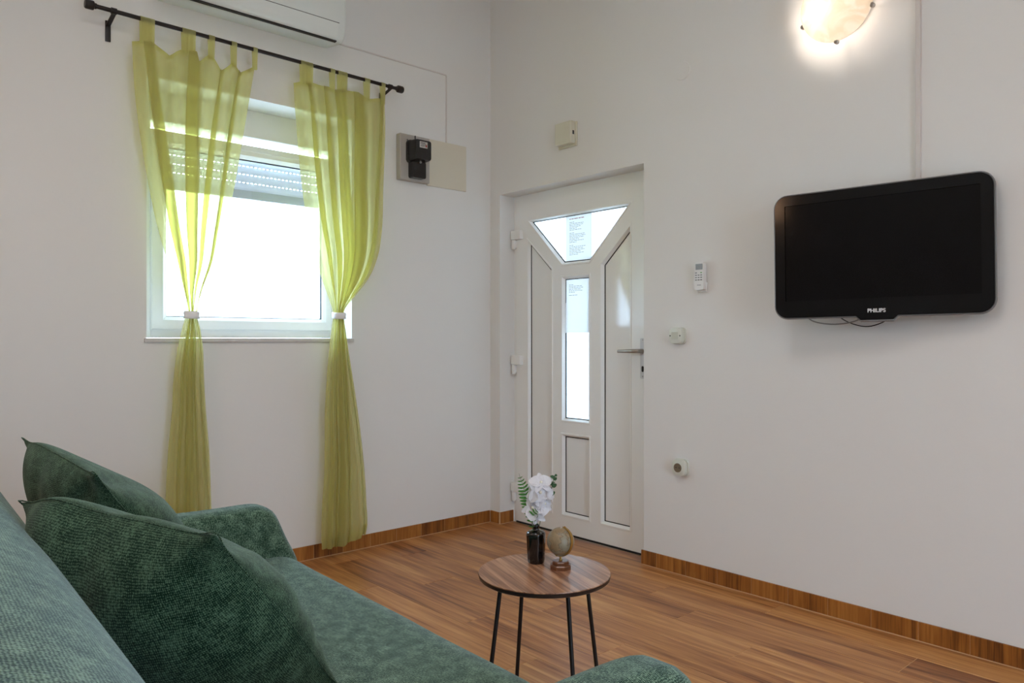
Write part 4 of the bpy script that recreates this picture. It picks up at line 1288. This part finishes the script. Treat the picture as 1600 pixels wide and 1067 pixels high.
spray = thing('orchid_spray', 'spray of white orchid blossoms standing in the black vase', 'flower', tuple(VT))
pt = lambda r, u, f: VT + RT * (r * 1.38) + UP * (u * 1.16 if u > 0 else u) + FW * f
bm = bmesh.new()
tube(bm, [pt(0, -0.08, 0), pt(0.002, 0.02, 0), pt(0.006, 0.06, -0.004), pt(0.016, 0.105, 0), pt(0.02, 0.128, 0.004)], 0.0016, 6)
to_obj('stem', bm, M_STEM, spray, world=True, smooth=True)
for (r, u, f, fr_, fu, ff, sz, roll) in ((0.012, 0.128, 0.0, 0.1, 0.55, -0.6, 0.058, 0.2), (0.010, 0.103, -0.012, 0.1, 0.15, -0.9, 0.062, 1.1), (-0.014, 0.092, -0.004, -0.7, 0.25, -0.5, 0.055, 2.0),
                                         (-0.008, 0.060, -0.012, -0.3, 0.35, -0.8, 0.060, 0.6), (0.020, 0.070, -0.002, 0.6, 0.3, -0.6, 0.056, 1.6), (0.034, 0.100, 0.006, 0.8, 0.3, -0.3, 0.050, 0.9), (0.002, 0.040, -0.014, -0.1, 0.1, -1.0, 0.048, 2.6)):
    orchid_flower(spray, pt(r, u, f), RT * fr_ + UP * fu + FW * ff, sz * 1.22, roll)


def fern(label, base, mid, tip, npair, lmax, side):
    t = thing('fern_frond', label, 'leaf', tuple(VT), group='greenery in the black vase')
    fn = [crv([0, 1, 2], [base[i], mid[i], tip[i]]) for i in range(3)]
    at = lambda s: Vector([f(s * 2) for f in fn])
    bm = bmesh.new(); tube(bm, [at(k / 14) for k in range(15)], [0.0012 - 0.0008 * k / 14 for k in range(15)], 5)
    to_obj('rachis', bm, M_STEM, t, world=True, smooth=True)
    for k in range(npair):
        s = 0.32 + 0.66 * k / npair
        c = at(s); tan = (at(min(1, s + 0.03)) - at(s - 0.03)).normalized()
        sd = tan.cross(side).normalized()
        ln = lmax * (math.sin(PI * (0.22 + 0.74 * k / npair)) ** 0.9)
        for sg in (-1, 1):
            bm = bmesh.new()
            petal(bm, c, sd * sg + tan * 0.35, side, ln, ln * 0.17, 0.25)
            to_obj('leaflet', bm, M_LEAF, t, world=True, smooth=True, recalc=False)
    return t


fern('tall upright fern frond at the left of the white blossoms', pt(-0.002, -0.05, 0.004), pt(-0.014, 0.055, 0.006), pt(-0.040, 0.152, 0.012), 14, 0.027, (-FW + RT * 0.3))
fern('short fern frond arching below the white blossoms at the vase neck', pt(-0.002, -0.05, -0.004), pt(-0.010, 0.03, -0.016), pt(0.004, 0.062, -0.034), 6, 0.018, (-FW + UP * 0.4))
eu = thing('eucalyptus_sprig', 'green eucalyptus sprig at the right of the white blossoms', 'leaf', tuple(VT), group='greenery in the black vase')
pts = [pt(0.002, -0.05, 0.006), pt(0.016, 0.05, 0.012), pt(0.036, 0.105, 0.010), pt(0.044, 0.146, 0.010)]
fn = [crv([0, 1, 2, 3], [p[i] for p in pts]) for i in range(3)]
bm = bmesh.new(); tube(bm, [tuple(f(3 * k / 12) for f in fn) for k in range(13)], 0.0011, 5); to_obj('stem', bm, M_STEM, eu, world=True, smooth=True)
for k in range(9):
    s = 1.75 + 1.25 * k / 8
    c = Vector([f(s) for f in fn])
    a = k * 2.2
    d = RT * math.cos(a) + UP * (0.5 + 0.3 * math.sin(a)) + FW * math.sin(a) * 0.7
    bm = bmesh.new(); petal(bm, c, d, (-FW + UP * 0.5), 0.020 - 0.0009 * k, 0.0085 - 0.0004 * k, 0.5)
    to_obj('leaf', bm, M_LEAF2, eu, world=True, smooth=True, recalc=False)

GX, GY = -1.434, -2.041
gl = thing('desk_globe', 'miniature antique globe on a stepped wooden foot, beside the vase', 'globe', (GX, GY, TZ))
bm = bmesh.new()
octo = lambda r, z: [(r * math.cos(PI / 8 + PI / 4 * k), r * math.sin(PI / 8 + PI / 4 * k), z) for k in range(8)]
loft(bm, [octo(0.0345, 0), octo(0.0345, 0.011), octo(0.032, 0.0135), octo(0.0275, 0.0145), octo(0.0275, 0.022), octo(0.025, 0.0245), octo(0.022, 0.025)])
to_obj('foot', bm, M_GBASE, gl)
GC = Vector((0, 0, 0.085)); GR = 0.0435
bm = bmesh.new(); lathe(bm, [(0, 0.0245), (0.006, 0.0245), (0.004, 0.029), (0.003, 0.033), (0.005, 0.0375), (0, 0.039)], seg=14); to_obj('stem', bm, M_BRASS, gl, smooth=True)
bm = bmesh.new(); bmesh.ops.create_uvsphere(bm, u_segments=40, v_segments=24, radius=GR, matrix=Matrix.Translation(GC)); to_obj('ball', bm, M_GLOBE, gl, smooth=True)
bm = bmesh.new()   # half meridian, on the side turned to the right of the picture
ax = (RT * 0.28 + UP * 0.96).normalized(); sd = (RT * 0.72 - FW * 0.69); sd = (sd - ax * sd.dot(ax)).normalized(); wd = ax.cross(sd)
L = []
for k in range(25):
    a = -PI / 2 - 0.12 + (PI + 0.24) * k / 24
    d = ax * math.sin(a) + sd * math.cos(a)
    L.append([tuple(GC + d * rr + wd * w) for rr, w in ((GR + 0.0012, -0.0048), (GR + 0.0012, 0.0048), (GR + 0.0032, 0.0048), (GR + 0.0032, -0.0048))])
loft(bm, L)
for s in (-1, 1):
    lathe(bm, [(0, -0.002), (0.003, -0.002), (0.003, 0.003), (0, 0.004)], seg=10, M=Matrix.Translation(GC + ax * s * (GR + 0.002)) @ (ax * s).to_track_quat('Z', 'Y').to_matrix().to_4x4())
to_obj('meridian', bm, M_BRASS, gl, sharp=40)
